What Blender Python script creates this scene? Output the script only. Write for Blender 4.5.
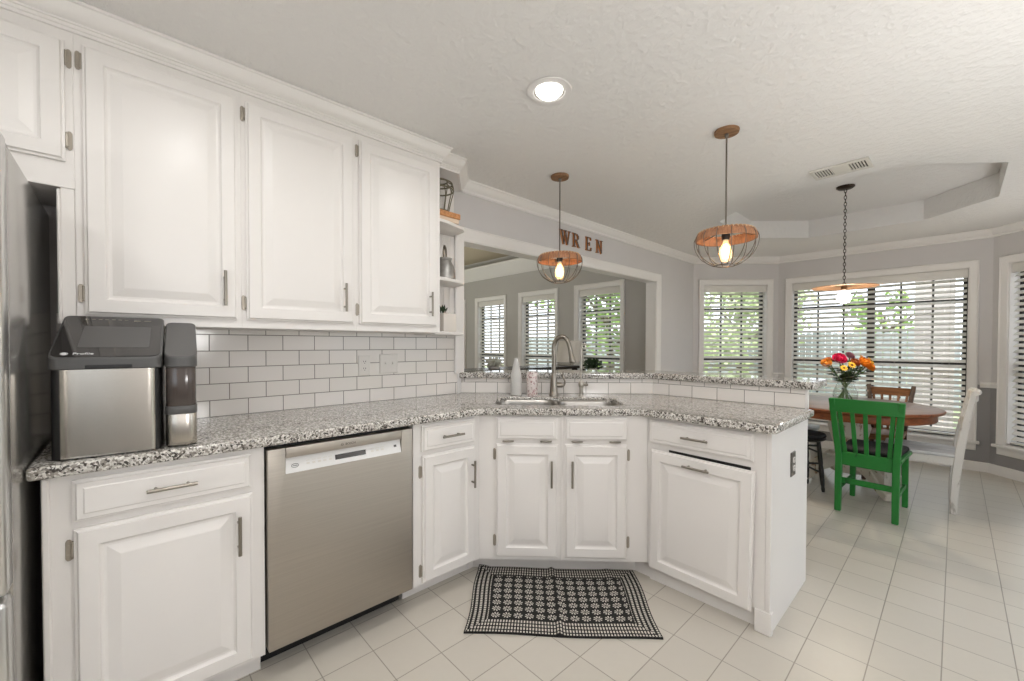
import bpy, bmesh, math, random
from mathutils import Vector, Matrix

for _o in list(bpy.data.objects):
    bpy.data.objects.remove(_o)
SC = bpy.context.scene
COL = SC.collection
PI = math.pi
random.seed(7)

# ------------------------------------------------------------------ camera
FPX, PPY = 413.68, 10.33
YAW, PITCH, ROLL = 0.8207, -0.0159, 0.0018
CAM = Vector((2.3434, 0.2647, 1.2527))
fw = Vector((-math.sin(YAW) * math.cos(PITCH), math.cos(YAW) * math.cos(PITCH), math.sin(PITCH)))
rt = Vector((math.cos(YAW), math.sin(YAW), 0))
up = rt.cross(fw)
rt, up = rt * math.cos(ROLL) + up * math.sin(ROLL), -rt * math.sin(ROLL) + up * math.cos(ROLL)
cam_data = bpy.data.cameras.new('camera')
cam = bpy.data.objects.new('camera', cam_data)
COL.objects.link(cam)
cam.matrix_world = Matrix(((rt.x, up.x, -fw.x, CAM.x), (rt.y, up.y, -fw.y, CAM.y),
                           (rt.z, up.z, -fw.z, CAM.z), (0, 0, 0, 1)))
cam_data.sensor_fit = 'HORIZONTAL'
cam_data.sensor_width = 36
cam_data.lens = FPX / 1024 * 36
cam_data.shift_y = PPY / 1024
cam_data.clip_start = 0.02
SC.camera = cam

# ------------------------------------------------------------------ world, sun, exposure
world = bpy.data.worlds.new('world')
SC.world = world
world.use_nodes = True
wn = world.node_tree.nodes
wbg = wn['Background']
wbg.inputs[0].default_value = (0.86, 0.93, 1.0, 1)
wbg.inputs[1].default_value = 2.8
sun_data = bpy.data.lights.new('sun', 'SUN')
sun_data.energy = 3.2
sun_data.angle = 0.02
sun_data.color = (1.0, 0.96, 0.9)
sun = bpy.data.objects.new('sun', sun_data)
COL.objects.link(sun)
sun.rotation_euler = (math.radians(38), 0, math.radians(-12))   # from behind the house, high up
SC.view_settings.view_transform = 'Standard'
SC.view_settings.look = 'None'
SC.view_settings.exposure = 0.0
SC.view_settings.gamma = 1.0
SC.view_settings.use_curve_mapping = False
DOWNLIGHT_W = 4.2
GLOBE_FILL_W = 22.0  # strength of the added globe lamp
UPLIGHT_FILL_W = 19.0  # base power of the added bowl lamps

# ------------------------------------------------------------------ materials
def lin(c):
    return tuple((v / 12.92 if v <= 0.04045 else ((v + 0.055) / 1.055) ** 2.4) for v in c)

def rgb(r, g, b):
    return lin((r / 255, g / 255, b / 255)) + (1,)

class Nodes:
    def __init__(s, m):
        s.t = m.node_tree
    def new(s, kind, **kw):
        n = s.t.nodes.new(kind)
        for k, v in kw.items():
            setattr(n, k, v)
        return n
    def link(s, a, b):
        s.t.links.new(a, b)
    def val(s, sock, v):
        if isinstance(v, bpy.types.NodeSocket):
            s.link(v, sock)
        else:
            sock.default_value = v
    def math(s, op, a, b=0.0, c=0.0):
        n = s.new('ShaderNodeMath', operation=op)
        s.val(n.inputs[0], a); s.val(n.inputs[1], b); s.val(n.inputs[2], c)
        return n.outputs[0]
    def mix(s, f, a, b):
        n = s.new('ShaderNodeMix', data_type='RGBA')
        s.val(n.inputs[0], f); s.val(n.inputs[6], a); s.val(n.inputs[7], b)
        return n.outputs[2]
    def ramp(s, f, pts, interp='LINEAR'):
        n = s.new('ShaderNodeValToRGB')
        n.color_ramp.interpolation = interp
        e = n.color_ramp.elements
        while len(e) < len(pts):
            e.new(0.5)
        for i, (p, c) in enumerate(pts):
            e[i].position = p
            e[i].color = c if len(c) == 4 else tuple(c) + (1,)
        s.val(n.inputs[0], f)
        return n.outputs[0]
    def noise(s, vec, scale, detail=3.0, rough=0.5):
        n = s.new('ShaderNodeTexNoise')
        n.inputs['Scale'].default_value = scale
        n.inputs['Detail'].default_value = detail
        n.inputs['Roughness'].default_value = rough
        if vec is not None:
            s.link(vec, n.inputs['Vector'])
        return n.outputs[0]
    def coords(s, which='Object', scale=None):
        n = s.new('ShaderNodeTexCoord')
        o = n.outputs[which]
        if scale is not None:
            mp = s.new('ShaderNodeMapping')
            s.link(o, mp.inputs[0])
            mp.inputs['Scale'].default_value = scale
            o = mp.outputs[0]
        return o
    def bump(s, h, strength, dist=0.01):
        n = s.new('ShaderNodeBump')
        n.inputs['Strength'].default_value = strength
        n.inputs['Distance'].default_value = dist
        s.link(h, n.inputs['Height'])
        return n.outputs[0]

def mat(name, color, rough=0.5, metal=0.0, spec=0.5, emit=None, estr=0.0, fn=None, coat=0.0):
    m = bpy.data.materials.new(name)
    m.use_nodes = True
    b = m.node_tree.nodes['Principled BSDF']
    b.inputs['Base Color'].default_value = color
    b.inputs['Roughness'].default_value = rough
    b.inputs['Metallic'].default_value = metal
    b.inputs['Specular IOR Level'].default_value = spec
    b.inputs['Coat Weight'].default_value = coat
    if emit is not None:
        b.inputs['Emission Color'].default_value = emit
        b.inputs['Emission Strength'].default_value = estr
    if fn:
        fn(Nodes(m), b)
    return m

def f_soft(scale, lo, hi, bump=0.0, bscale=None, dist=0.01, which='Object', vscale=None):
    """gentle colour variation + bump"""
    def fn(n, b):
        c = b.inputs['Base Color'].default_value[:]
        v = n.coords(which, vscale)
        f = n.noise(v, scale, 4)
        a = tuple(x * lo for x in c[:3]) + (1,)
        d = tuple(min(1, x * hi) for x in c[:3]) + (1,)
        n.link(n.ramp(f, [(0.3, a), (0.7, d)]), b.inputs['Base Color'])
        if bump:
            n.link(n.bump(n.noise(v, bscale or scale, 4), bump, dist), b.inputs['Normal'])
    return fn

def f_wood(c0, c1, scale, axis=0, bump=0.15):
    def fn(n, b):
        s = [scale * 9] * 3
        s[axis] = scale
        v = n.coords('Object', s)
        f = n.noise(v, 1.0, 6, 0.65)
        n.link(n.ramp(f, [(0.3, c0), (0.55, c1), (0.75, tuple(x * 1.15 for x in c1[:3]) + (1,))]), b.inputs['Base Color'])
        n.link(n.bump(f, bump, 0.004), b.inputs['Normal'])
    return fn

def f_worn(paint, under, amount, scale=14.0):
    def fn(n, b):
        v = n.coords('Object', (1, 1, 0.35))
        f = n.noise(v, scale, 6, 0.7)
        g = n.noise(v, scale * 0.25, 2)
        k = n.math('ADD', f, n.math('MULTIPLY', g, 0.35))
        n.link(n.ramp(k, [(amount, under), (amount + 0.07, paint)]), b.inputs['Base Color'])
        n.link(n.bump(f, 0.15, 0.003), b.inputs['Normal'])
    return fn

def f_granite(n, b):
    v = n.coords('Object')
    big = n.noise(v, 60, 4, 0.65)
    fine = n.noise(v, 160, 3, 0.6)
    vo = n.new('ShaderNodeTexVoronoi', feature='F1')
    vo.inputs['Scale'].default_value = 165
    n.link(v, vo.inputs['Vector'])
    cellv = n.new('ShaderNodeSeparateColor')
    n.link(vo.outputs['Color'], cellv.inputs[0])
    base = n.ramp(cellv.outputs[0], [(0.0, rgb(128, 122, 115)), (0.30, rgb(164, 159, 151)), (0.58, rgb(206, 202, 195)), (1.0, rgb(230, 227, 221))])
    dark = n.math('GREATER_THAN', n.math('ADD', cellv.outputs[1], n.math('MULTIPLY', n.math('SUBTRACT', big, 0.5), 1.8)), 0.82)
    col = n.mix(dark, base, rgb(74, 69, 65))
    gr = n.math('GREATER_THAN', fine, 0.62)
    col = n.mix(n.math('MULTIPLY', gr, 0.75), col, rgb(118, 110, 102))
    n.link(col, b.inputs['Base Color'])

def f_floor(n, b):
    v = n.coords('Object')
    mp = n.new('ShaderNodeMapping')
    n.link(v, mp.inputs[0])
    mp.inputs['Location'].default_value = (-1.9252 + 0.198 * 60, 0.198 * 30, 0)
    br = n.new('ShaderNodeTexBrick', offset=0.0, squash=1.0)
    n.link(mp.outputs[0], br.inputs['Vector'])
    br.inputs['Scale'].default_value = 1.0
    br.inputs['Brick Width'].default_value = 0.198
    br.inputs['Row Height'].default_value = 0.198
    br.inputs['Mortar Size'].default_value = 0.0022
    br.inputs['Mortar Smooth'].default_value = 0.2
    br.inputs['Color1'].default_value = rgb(203, 197, 186)
    br.inputs['Color2'].default_value = rgb(198, 192, 181)
    br.inputs['Mortar'].default_value = rgb(146, 139, 128)
    f = n.noise(v, 30, 5, 0.6)
    c = n.mix(n.math('MULTIPLY', f, 0.25), br.outputs['Color'], rgb(186, 178, 165))
    n.link(c, b.inputs['Base Color'])
    inv = n.math('SUBTRACT', 1.0, br.outputs['Fac'])
    h = n.math('ADD', inv, n.math('MULTIPLY', n.noise(v, 180, 3), 0.05))
    n.link(n.bump(h, 0.5, 0.0015), b.inputs['Normal'])

def f_subway(n, b):
    v = n.coords('UV')
    br = n.new('ShaderNodeTexBrick', offset=0.5, squash=1.0)
    br.offset_frequency = 2
    n.link(v, br.inputs['Vector'])
    br.inputs['Scale'].default_value = 1.0
    br.inputs['Brick Width'].default_value = 0.1524
    br.inputs['Row Height'].default_value = 0.0762
    br.inputs['Mortar Size'].default_value = 0.0020
    br.inputs['Mortar Smooth'].default_value = 0.15
    br.inputs['Color1'].default_value = rgb(238, 233, 228)
    br.inputs['Color2'].default_value = rgb(234, 229, 223)
    br.inputs['Mortar'].default_value = rgb(138, 131, 123)
    n.link(br.outputs['Color'], b.inputs['Base Color'])
    n.link(n.bump(n.math('SUBTRACT', 1.0, br.outputs['Fac']), 0.6, 0.002), b.inputs['Normal'])
    n.link(n.math('MULTIPLY_ADD', br.outputs['Fac'], 0.5, 0.12), b.inputs['Roughness'])

def f_steel(axis, scale=1.0, bump=0.06):
    def fn(n, b):
        s = [260 * scale] * 3
        s[axis] = 3 * scale
        f = n.noise(n.coords('Object', s), 1.0, 3, 0.6)
        n.link(n.bump(f, bump, 0.002), b.inputs['Normal'])
        c = b.inputs['Base Color'].default_value[:]
        n.link(n.ramp(f, [(0.3, tuple(x * 0.92 for x in c[:3]) + (1,)), (0.7, c)]), b.inputs['Base Color'])
    return fn

def f_rug(n, b):
    """woven black rug: cream dashes in the border, rows of small blossoms in the field"""
    RW, RD = 0.852, 0.528
    sep = n.new('ShaderNodeSeparateXYZ')
    n.link(n.coords('UV'), sep.inputs[0])
    u, v = sep.outputs[0], sep.outputs[1]
    du = n.math('MINIMUM', u, n.math('SUBTRACT', RW, u))
    dv = n.math('MINIMUM', v, n.math('SUBTRACT', RD, v))
    infield = n.math('MULTIPLY', n.math('GREATER_THAN', du, 0.098), n.math('GREATER_THAN', dv, 0.092))
    def fr(x, p):
        return n.math('FRACT', n.math('DIVIDE', x, p))
    # border dashes: long across the short sides
    side = n.math('GREATER_THAN', n.math('SUBTRACT', dv, 0.0), n.math('MULTIPLY', du, 0.94))
    da = n.math('MULTIPLY', n.math('LESS_THAN', fr(u, 0.0215), 0.52), n.math('LESS_THAN', fr(v, 0.0135), 0.66))
    db = n.math('MULTIPLY', n.math('LESS_THAN', fr(u, 0.0135), 0.55), n.math('LESS_THAN', fr(v, 0.0225), 0.68))
    border = n.math('ADD', n.math('MULTIPLY', side, da), n.math('MULTIPLY', n.math('SUBTRACT', 1.0, side), db))
    inset = n.math('MINIMUM', du, dv)
    border = n.math('MULTIPLY', border, n.math('GREATER_THAN', inset, 0.005))
    gap = n.math('LESS_THAN', n.math('MINIMUM', n.math('SUBTRACT', du, 0.0), n.math('ADD', dv, 0.005)), 0.091)
    border = n.math('MULTIPLY', border, gap)
    # field blossoms
    P, Q = 0.0525, 0.047
    x = n.math('SUBTRACT', fr(n.math('SUBTRACT', u, 0.098), P), 0.5)
    y = n.math('SUBTRACT', fr(n.math('SUBTRACT', v, 0.092), Q), 0.5)
    r = n.math('SQRT', n.math('ADD', n.math('MULTIPLY', x, x), n.math('MULTIPLY', y, y)))
    a = n.math('ARCTAN2', y, x)
    pet = n.math('GREATER_THAN', n.math('SINE', n.math('MULTIPLY', a, 8.0)), 0.0)
    ring = n.math('MULTIPLY', n.math('GREATER_THAN', r, 0.09), n.math('LESS_THAN', r, 0.40))
    field = n.math('MULTIPLY', pet, ring)
    k = n.math('ADD', n.math('MULTIPLY', infield, field), n.math('MULTIPLY', n.math('SUBTRACT', 1.0, infield), border))
    nz = n.noise(n.coords('UV'), 260, 2)
    k2 = n.math('MULTIPLY', k, n.math('GREATER_THAN', nz, 0.36))
    n.link(n.mix(k2, rgb(26, 24, 23), rgb(206, 200, 190)), b.inputs['Base Color'])
    n.link(n.bump(n.math('ADD', k, nz), 0.4, 0.003), b.inputs['Normal'])

def f_ceiling(n, b):
    v = n.coords('Object')
    h = n.ramp(n.noise(v, 24, 5, 0.6), [(0.42, (0, 0, 0)), (0.62, (1, 1, 1))])
    n.link(n.bump(h, 0.42, 0.006), b.inputs['Normal'])

def thin_glass(name, tint=(1, 1, 1, 1), refl=0.06):
    m = bpy.data.materials.new(name)
    m.use_nodes = True
    n = Nodes(m)
    m.node_tree.nodes.clear()
    out = n.new('ShaderNodeOutputMaterial')
    tr = n.new('ShaderNodeBsdfTransparent'); tr.inputs[0].default_value = tint
    gl = n.new('ShaderNodeBsdfGlossy'); gl.inputs['Roughness'].default_value = 0.03
    lw = n.new('ShaderNodeLayerWeight'); lw.inputs[0].default_value = 0.5
    fac = n.math('MULTIPLY_ADD', n.math('POWER', lw.outputs['Facing'], 4.0), 0.6, 0.03)
    mx = n.new('ShaderNodeMixShader')
    n.link(fac, mx.inputs[0]); n.link(tr.outputs[0], mx.inputs[1]); n.link(gl.outputs[0], mx.inputs[2])
    n.link(mx.outputs[0], out.inputs[0])
    return m

M = {}
M['cab'] = mat('cabinet_white_paint', rgb(230, 226, 222), 0.36)
M['trim'] = mat('trim_white_paint', rgb(231, 228, 225), 0.4)
M['wall'] = mat('wall_grey_paint', rgb(206, 203, 202), 0.7, fn=f_soft(3, 0.985, 1.015, 0.08, 90, 0.003))
M['wall_low'] = mat('wall_dark_grey_paint', rgb(144, 142, 142), 0.6, fn=f_soft(3, 0.985, 1.015, 0.08, 90, 0.003))
M['wall_living'] = mat('living_wall_paint', rgb(184, 181, 177), 0.7, fn=f_soft(3, 0.985, 1.015, 0.08, 90, 0.003))
M['ceiling'] = mat('ceiling_texture_paint', rgb(231, 229, 226), 0.85, fn=f_ceiling)
M['ceiling_tan'] = mat('living_ceiling_paint', rgb(196, 184, 162), 0.85)
M['floor'] = mat('floor_tile', rgb(203, 197, 186), 0.33, fn=f_floor)
M['subway'] = mat('subway_tile', rgb(222, 216, 210), 0.15, fn=f_subway)
M['granite'] = mat('speckled_granite', rgb(190, 185, 178), 0.04, fn=f_granite, spec=0.5)
M['nickel'] = mat('brushed_nickel', rgb(152, 146, 136), 0.32, 1.0)
M['nickel_dark'] = mat('antique_nickel', rgb(128, 119, 106), 0.34, 1.0)
M['nickel_hinge'] = mat('worn_nickel', rgb(168, 160, 148), 0.35, 0.6)
M['steel'] = mat('brushed_steel', rgb(196, 190, 181), 0.27, 1.0, fn=f_steel(1))
M['steel_dw'] = mat('dishwasher_steel', rgb(184, 177, 167), 0.47, 1.0, fn=f_steel(0))
M['steel_sink'] = mat('sink_steel', rgb(176, 172, 166), 0.30, 1.0, fn=f_soft(40, 0.95, 1.0))
M['steel_fridge'] = mat('fridge_door_steel', rgb(214, 214, 212), 0.28, 1.0, fn=f_steel(2))
M['fridge_side'] = mat('fridge_grey_side', rgb(176, 174, 170), 0.20, 0.8, fn=f_soft(300, 0.9, 1.1, 0.12, 420, 0.001))
M['black'] = mat('black_plastic', rgb(26, 25, 25), 0.35)
M['rubber'] = mat('black_rubber', rgb(18, 18, 18), 0.6)
M['graphite'] = mat('graphite_plastic', rgb(84, 83, 82), 0.38)
M['dark_glass'] = mat('smoked_glass', rgb(50, 48, 47), 0.06, spec=0.7)
M['smoke'] = mat('smoked_tank_plastic', rgb(78, 70, 66), 0.1, spec=0.6)
M['panel_white'] = mat('pale_control_panel', rgb(222, 221, 219), 0.3)
M['plate'] = mat('outlet_white', rgb(226, 222, 216), 0.3)
M['plate_grey'] = mat('outlet_grey_plate', rgb(116, 112, 106), 0.3, 0.7)
M['bronze'] = mat('dark_window_frame', rgb(30, 28, 27), 0.4)
M['blind'] = mat('white_blind_slat', rgb(222, 219, 213), 0.4)
M['blind_cord'] = mat('blind_cord', rgb(186, 182, 174), 0.8)
M['glass'] = thin_glass('window_glass')
M['clear'] = thin_glass('clear_glass', (0.96, 0.97, 0.96, 1))
M['amber'] = mat('lit_amber_bulb', (1.0, 0.82, 0.55, 1), 0.2, emit=(1.0, 0.80, 0.52, 1), estr=0.5)
M['amber'].node_tree.nodes['Principled BSDF'].inputs['Alpha'].default_value = 0.38
M['filament'] = mat('filament', (1, 0.7, 0.3, 1), 0.5, emit=(1.0, 0.66, 0.30, 1), estr=14)
M['globe'] = mat('lit_globe_bulb', (1, 0.95, 0.85, 1), 0.4, emit=(1.0, 0.93, 0.80, 1), estr=3.2)
M['lens'] = mat('lit_downlight_lens', (1, 1, 1, 1), 0.4, emit=(1.0, 0.97, 0.92, 1), estr=6)
M['canopy_wood'] = mat('pendant_canopy_wood', rgb(132, 96, 62), 0.5, fn=f_wood(rgb(104, 72, 46), rgb(146, 108, 72), 8))
M['ring_wood'] = mat('pendant_ring_wood', rgb(168, 108, 70), 0.55, fn=f_wood(rgb(120, 78, 52), rgb(172, 120, 84), 10, 2))
M['lacing'] = mat('pendant_lacing', rgb(216, 186, 150), 0.7)
M['wire'] = mat('pendant_wire', rgb(112, 104, 96), 0.4, 0.8)
M['disc'] = mat('rust_patina_disc', rgb(150, 110, 78), 0.45, 0.4, fn=f_soft(7, 0.7, 1.25))
M['chain'] = mat('dark_chain', rgb(66, 56, 48), 0.4, 0.8)
M['letter'] = mat('letter_dark_wood', rgb(84, 66, 56), 0.6, fn=f_wood(rgb(60, 46, 40), rgb(98, 76, 62), 14))
M['letter_face'] = mat('letter_dark_face', rgb(74, 62, 58), 0.6, fn=f_wood(rgb(52, 44, 42), rgb(88, 74, 68), 14))
M['letter_edge'] = mat('letter_copper_edge', rgb(196, 132, 78), 0.5)
M['green'] = mat('green_paint', rgb(30, 122, 44), 0.42, fn=f_worn(rgb(28, 116, 42), rgb(18, 66, 26), 0.50))
M['white_worn'] = mat('distressed_white_paint', rgb(212, 207, 200), 0.55, fn=f_worn(rgb(216, 211, 205), rgb(178, 170, 162), 0.50, 20))
M['seat_grey'] = mat('whitewashed_seat', rgb(190, 188, 188), 0.5, fn=f_wood(rgb(168, 167, 170), rgb(204, 202, 201), 4, 1))
M['brown_wood'] = mat('brown_chair_wood', rgb(128, 84, 48), 0.45, fn=f_wood(rgb(98, 60, 32), rgb(146, 98, 58), 5, 0))
M['brown_dark'] = mat('dark_chair_wood', rgb(70, 46, 32), 0.45, fn=f_wood(rgb(50, 33, 24), rgb(82, 55, 38), 5, 2))
M['table_top'] = mat('weathered_table_top', rgb(138, 112, 92), 0.38, fn=f_wood(rgb(84, 63, 48), rgb(122, 95, 75), 3, 0))
M['table_rim'] = mat('red_brown_table_rim', rgb(128, 70, 38), 0.4, fn=f_wood(rgb(92, 48, 26), rgb(146, 82, 46), 5, 0))
M['table_base'] = mat('chippy_white_base', rgb(214, 203, 188), 0.55, fn=f_worn(rgb(219, 209, 195), rgb(150, 118, 88), 0.52, 22))
M['black_paint'] = mat('black_chair_paint', rgb(30, 28, 27), 0.4)
M['cushion'] = mat('dark_seat_cushion', rgb(34, 33, 36), 0.8, fn=f_soft(90, 0.7, 1.3, 0.4, 180))
M['rug'] = mat('woven_rug', rgb(40, 38, 36), 0.95, fn=f_rug)
M['ceramic'] = mat('matte_white_ceramic', rgb(206, 204, 200), 0.35)
def f_floral(n, b):
    v = n.coords('Object')
    f = n.noise(v, 55, 3, 0.6)
    g = n.noise(v, 90, 2)
    c = n.ramp(f, [(0.0, rgb(230, 220, 215)), (0.55, rgb(228, 217, 212)), (0.60, rgb(196, 146, 146)), (0.66, rgb(122, 92, 92))])
    n.link(n.mix(n.math('MULTIPLY', n.math('GREATER_THAN', g, 0.62), 0.5), c, rgb(150, 120, 116)), b.inputs['Base Color'])
M['floral'] = mat('pink_floral_print', rgb(220, 208, 202), 0.3, fn=f_floral)
M['orange_box'] = mat('orange_wood_box', rgb(190, 128, 78), 0.5, fn=f_wood(rgb(166, 104, 58), rgb(204, 146, 96), 8, 0))
M['pages'] = mat('pale_box_edge', rgb(226, 204, 180), 0.6)
M['zinc'] = mat('galvanised_zinc', rgb(168, 166, 162), 0.42, 0.7, fn=f_soft(30, 0.8, 1.1))
M['basket_wire'] = mat('aged_wire', rgb(118, 112, 92), 0.5, 0.5)
M['pot'] = mat('white_square_pot', rgb(220, 214, 206), 0.4)
M['leaf_dark'] = mat('dark_green_leaf', rgb(40, 62, 34), 0.5)
M['stem'] = mat('flower_stem', rgb(74, 104, 44), 0.5)
M['leaf'] = mat('flower_leaf', rgb(44, 66, 36), 0.5)
for nm, c in (('magenta', (206, 30, 84)), ('orange', (238, 146, 34)), ('yellow', (240, 196, 66)), ('rust', (176, 92, 44)), ('mauve', (150, 98, 112)), ('amber_petal', (222, 150, 58))):
    M['p_' + nm] = mat('petal_' + nm, rgb(*c), 0.6)
M['flower_eye'] = mat('flower_eye', rgb(120, 82, 30), 0.7)
M['white_petal'] = mat('white_petal', rgb(226, 226, 214), 0.6)
M['shade'] = mat('linen_lamp_shade', rgb(220, 214, 206), 0.8)
M['console'] = mat('dark_console_wood', rgb(34, 30, 27), 0.25)
M['vent'] = mat('vent_white', rgb(214, 210, 202), 0.4)
M['vent_dark'] = mat('vent_dark_inside', rgb(92, 88, 82), 0.8)
M['grass'] = mat('lawn', rgb(168, 180, 138), 0.9, fn=f_soft(2.5, 0.75, 1.2))
M['patio'] = mat('patio_concrete', rgb(196, 194, 188), 0.8, fn=f_soft(4, 0.9, 1.08))
M['fence'] = mat('weathered_fence', rgb(164, 170, 174), 0.85, fn=f_soft(6, 0.8, 1.15))
M['bark'] = mat('tree_bark', rgb(96, 82, 66), 0.9)
M['foliage'] = mat('tree_foliage', rgb(150, 182, 98), 0.7, fn=f_soft(3, 0.7, 1.3))
M['foliage_pale'] = mat('pale_tree_foliage', rgb(192, 206, 156), 0.7, fn=f_soft(3, 0.75, 1.25))
def f_brick(n, b):
    br = n.new('ShaderNodeTexBrick')
    v = n.coords('Object')
    sx = n.new('ShaderNodeSeparateXYZ'); n.link(v, sx.inputs[0])
    cx = n.new('ShaderNodeCombineXYZ')
    n.link(n.math('ADD', sx.outputs[0], sx.outputs[1]), cx.inputs[0]); n.link(sx.outputs[2], cx.inputs[1])
    n.link(cx.outputs[0], br.inputs['Vector'])
    br.inputs['Scale'].default_value = 1
    br.inputs['Brick Width'].default_value = 0.21
    br.inputs['Row Height'].default_value = 0.075
    br.inputs['Mortar Size'].default_value = 0.006
    br.inputs['Color1'].default_value = rgb(186, 180, 174)
    br.inputs['Color2'].default_value = rgb(158, 152, 148)
    br.inputs['Mortar'].default_value = rgb(206, 200, 192)
    n.link(br.outputs['Color'], b.inputs['Base Color'])
M['brick'] = mat('pale_brick', rgb(160, 140, 130), 0.85, fn=f_brick)
M['filter'] = mat('pale_nickel', rgb(196, 190, 180), 0.28, 1.0)
M['text_dark'] = mat('dark_print', rgb(50, 48, 47), 0.5)
M['text_light'] = mat('light_print', rgb(226, 226, 226), 0.4)

# ------------------------------------------------------------------ mesh builder
def catmull(pts, n=6):
    out = []
    P = [Vector(p) for p in pts]
    for i in range(len(P) - 1):
        p0 = P[i - 1] if i else P[0] * 2 - P[1]
        p1, p2 = P[i], P[i + 1]
        p3 = P[i + 2] if i + 2 < len(P) else P[-1] * 2 - P[-2]
        for k in range(n):
            t = k / n
            out.append(0.5 * ((2 * p1) + (p2 - p0) * t + (2 * p0 - 5 * p1 + 4 * p2 - p3) * t * t + (3 * p1 - p0 - 3 * p2 + p3) * t ** 3))
    out.append(P[-1])
    return out

class MB:
    """collects shapes; build() links them as ONE mesh object"""
    def __init__(s):
        s.bm = bmesh.new()
        s.mi = 0
    def _take(s, b, tf=None):
        if tf is not None:
            bmesh.ops.transform(b, matrix=tf, verts=b.verts)
        vm = {v: s.bm.verts.new(v.co) for v in b.verts}
        for f in b.faces:
            try:
                g = s.bm.faces.new([vm[v] for v in f.verts]); g.material_index = s.mi
            except ValueError:
                pass
        b.free()
        return s
    def box(s, x0, x1, y0, y1, z0, z1, bev=0.0, seg=2, tf=None):
        b = bmesh.new()
        vs = [b.verts.new((x, y, z)) for z in (z0, z1) for y in (y0, y1) for x in (x0, x1)]
        for q in ((0, 2, 3, 1), (4, 5, 7, 6), (0, 1, 5, 4), (2, 6, 7, 3), (0, 4, 6, 2), (1, 3, 7, 5)):
            b.faces.new([vs[i] for i in q])
        if bev > 0:
            bmesh.ops.bevel(b, geom=list(b.edges), offset=bev, segments=seg, profile=0.5, affect='EDGES')
        return s._take(b, tf)
    def prism(s, poly, z0, z1, bev=0.0, tf=None, seg=2):
        b = bmesh.new()
        lo = [b.verts.new((p[0], p[1], z0)) for p in poly]
        hi = [b.verts.new((p[0], p[1], z1)) for p in poly]
        n = len(poly)
        b.faces.new(lo[::-1]); b.faces.new(hi)
        for i in range(n):
            b.faces.new((lo[i], lo[(i + 1) % n], hi[(i + 1) % n], hi[i]))
        bmesh.ops.recalc_face_normals(b, faces=b.faces)
        if bev > 0:
            bmesh.ops.bevel(b, geom=list(b.edges), offset=bev, segments=seg, profile=0.5, affect='EDGES')
        return s._take(b, tf)
    def profile(s, prof, axis_pts, tf=None):
        """extrude a closed 2-D profile (a,b) between two 3-D frames: axis_pts = [(origin, avec, bvec), ...]"""
        b = bmesh.new()
        rings = [[b.verts.new(Vector(o) + Vector(av) * p[0] + Vector(bv) * p[1]) for p in prof] for (o, av, bv) in axis_pts]
        n = len(prof)
        for r0, r1 in zip(rings, rings[1:]):
            for i in range(n):
                b.faces.new((r0[i], r0[(i + 1) % n], r1[(i + 1) % n], r1[i]))
        b.faces.new(rings[0][::-1]); b.faces.new(rings[-1])
        bmesh.ops.recalc_face_normals(b, faces=b.faces)
        return s._take(b, tf)
    def tube(s, pts, r, seg=8, closed=False, tf=None):
        P = [Vector(p) for p in pts]
        n = len(P)
        R = r if isinstance(r, (list, tuple)) else [r] * n
        b = bmesh.new()
        rings = []
        prev = None
        for i, p in enumerate(P):
            if closed:
                t = P[(i + 1) % n] - P[i - 1]
            else:
                t = P[min(i + 1, n - 1)] - P[max(i - 1, 0)]
            t.normalize()
            if prev is None:
                a = Vector((0, 0, 1)) if abs(t.z) < 0.9 else Vector((1, 0, 0))
                x = t.cross(a).normalized()
            else:
                x = (prev - t * prev.dot(t)).normalized()
            prev = x
            y = t.cross(x)
            rings.append([b.verts.new(p + (x * math.cos(2 * PI * k / seg) + y * math.sin(2 * PI * k / seg)) * R[i]) for k in range(seg)])
        m = n if closed else n - 1
        for i in range(m):
            r0, r1 = rings[i], rings[(i + 1) % n]
            for k in range(seg):
                b.faces.new((r0[k], r0[(k + 1) % seg], r1[(k + 1) % seg], r1[k]))
        if not closed:
            b.faces.new(rings[0][::-1]); b.faces.new(rings[-1])
        bmesh.ops.recalc_face_normals(b, faces=b.faces)
        return s._take(b, tf)
    def cyl(s, p0, p1, r0, r1=None, seg=16, tf=None):
        return s.tube([p0, p1], [r0, r0 if r1 is None else r1], seg, False, tf)
    def lathe(s, prof, c=(0, 0, 0), seg=24, tf=None, close=False):
        b = bmesh.new()
        rings = []
        for (r, z) in prof:
            if r < 1e-6:
                rings.append([b.verts.new((c[0], c[1], c[2] + z))])
            else:
                rings.append([b.verts.new((c[0] + r * math.cos(2 * PI * k / seg), c[1] + r * math.sin(2 * PI * k / seg), c[2] + z)) for k in range(seg)])
        pairs = list(zip(rings, rings[1:]))
        if close:
            pairs.append((rings[-1], rings[0]))
        for r0, r1 in pairs:
            if len(r0) == 1 and len(r1) == 1:
                continue
            for k in range(seg):
                j = (k + 1) % seg
                if len(r0) == 1:
                    b.faces.new((r0[0], r1[j], r1[k]))
                elif len(r1) == 1:
                    b.faces.new((r0[k], r0[j], r1[0]))
                else:
                    b.faces.new((r0[k], r0[j], r1[j], r1[k]))
        if not close:
            if len(rings[0]) > 1: b.faces.new(rings[0][::-1])
            if len(rings[-1]) > 1: b.faces.new(rings[-1])
        bmesh.ops.recalc_face_normals(b, faces=b.faces)
        return s._take(b, tf)
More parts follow.
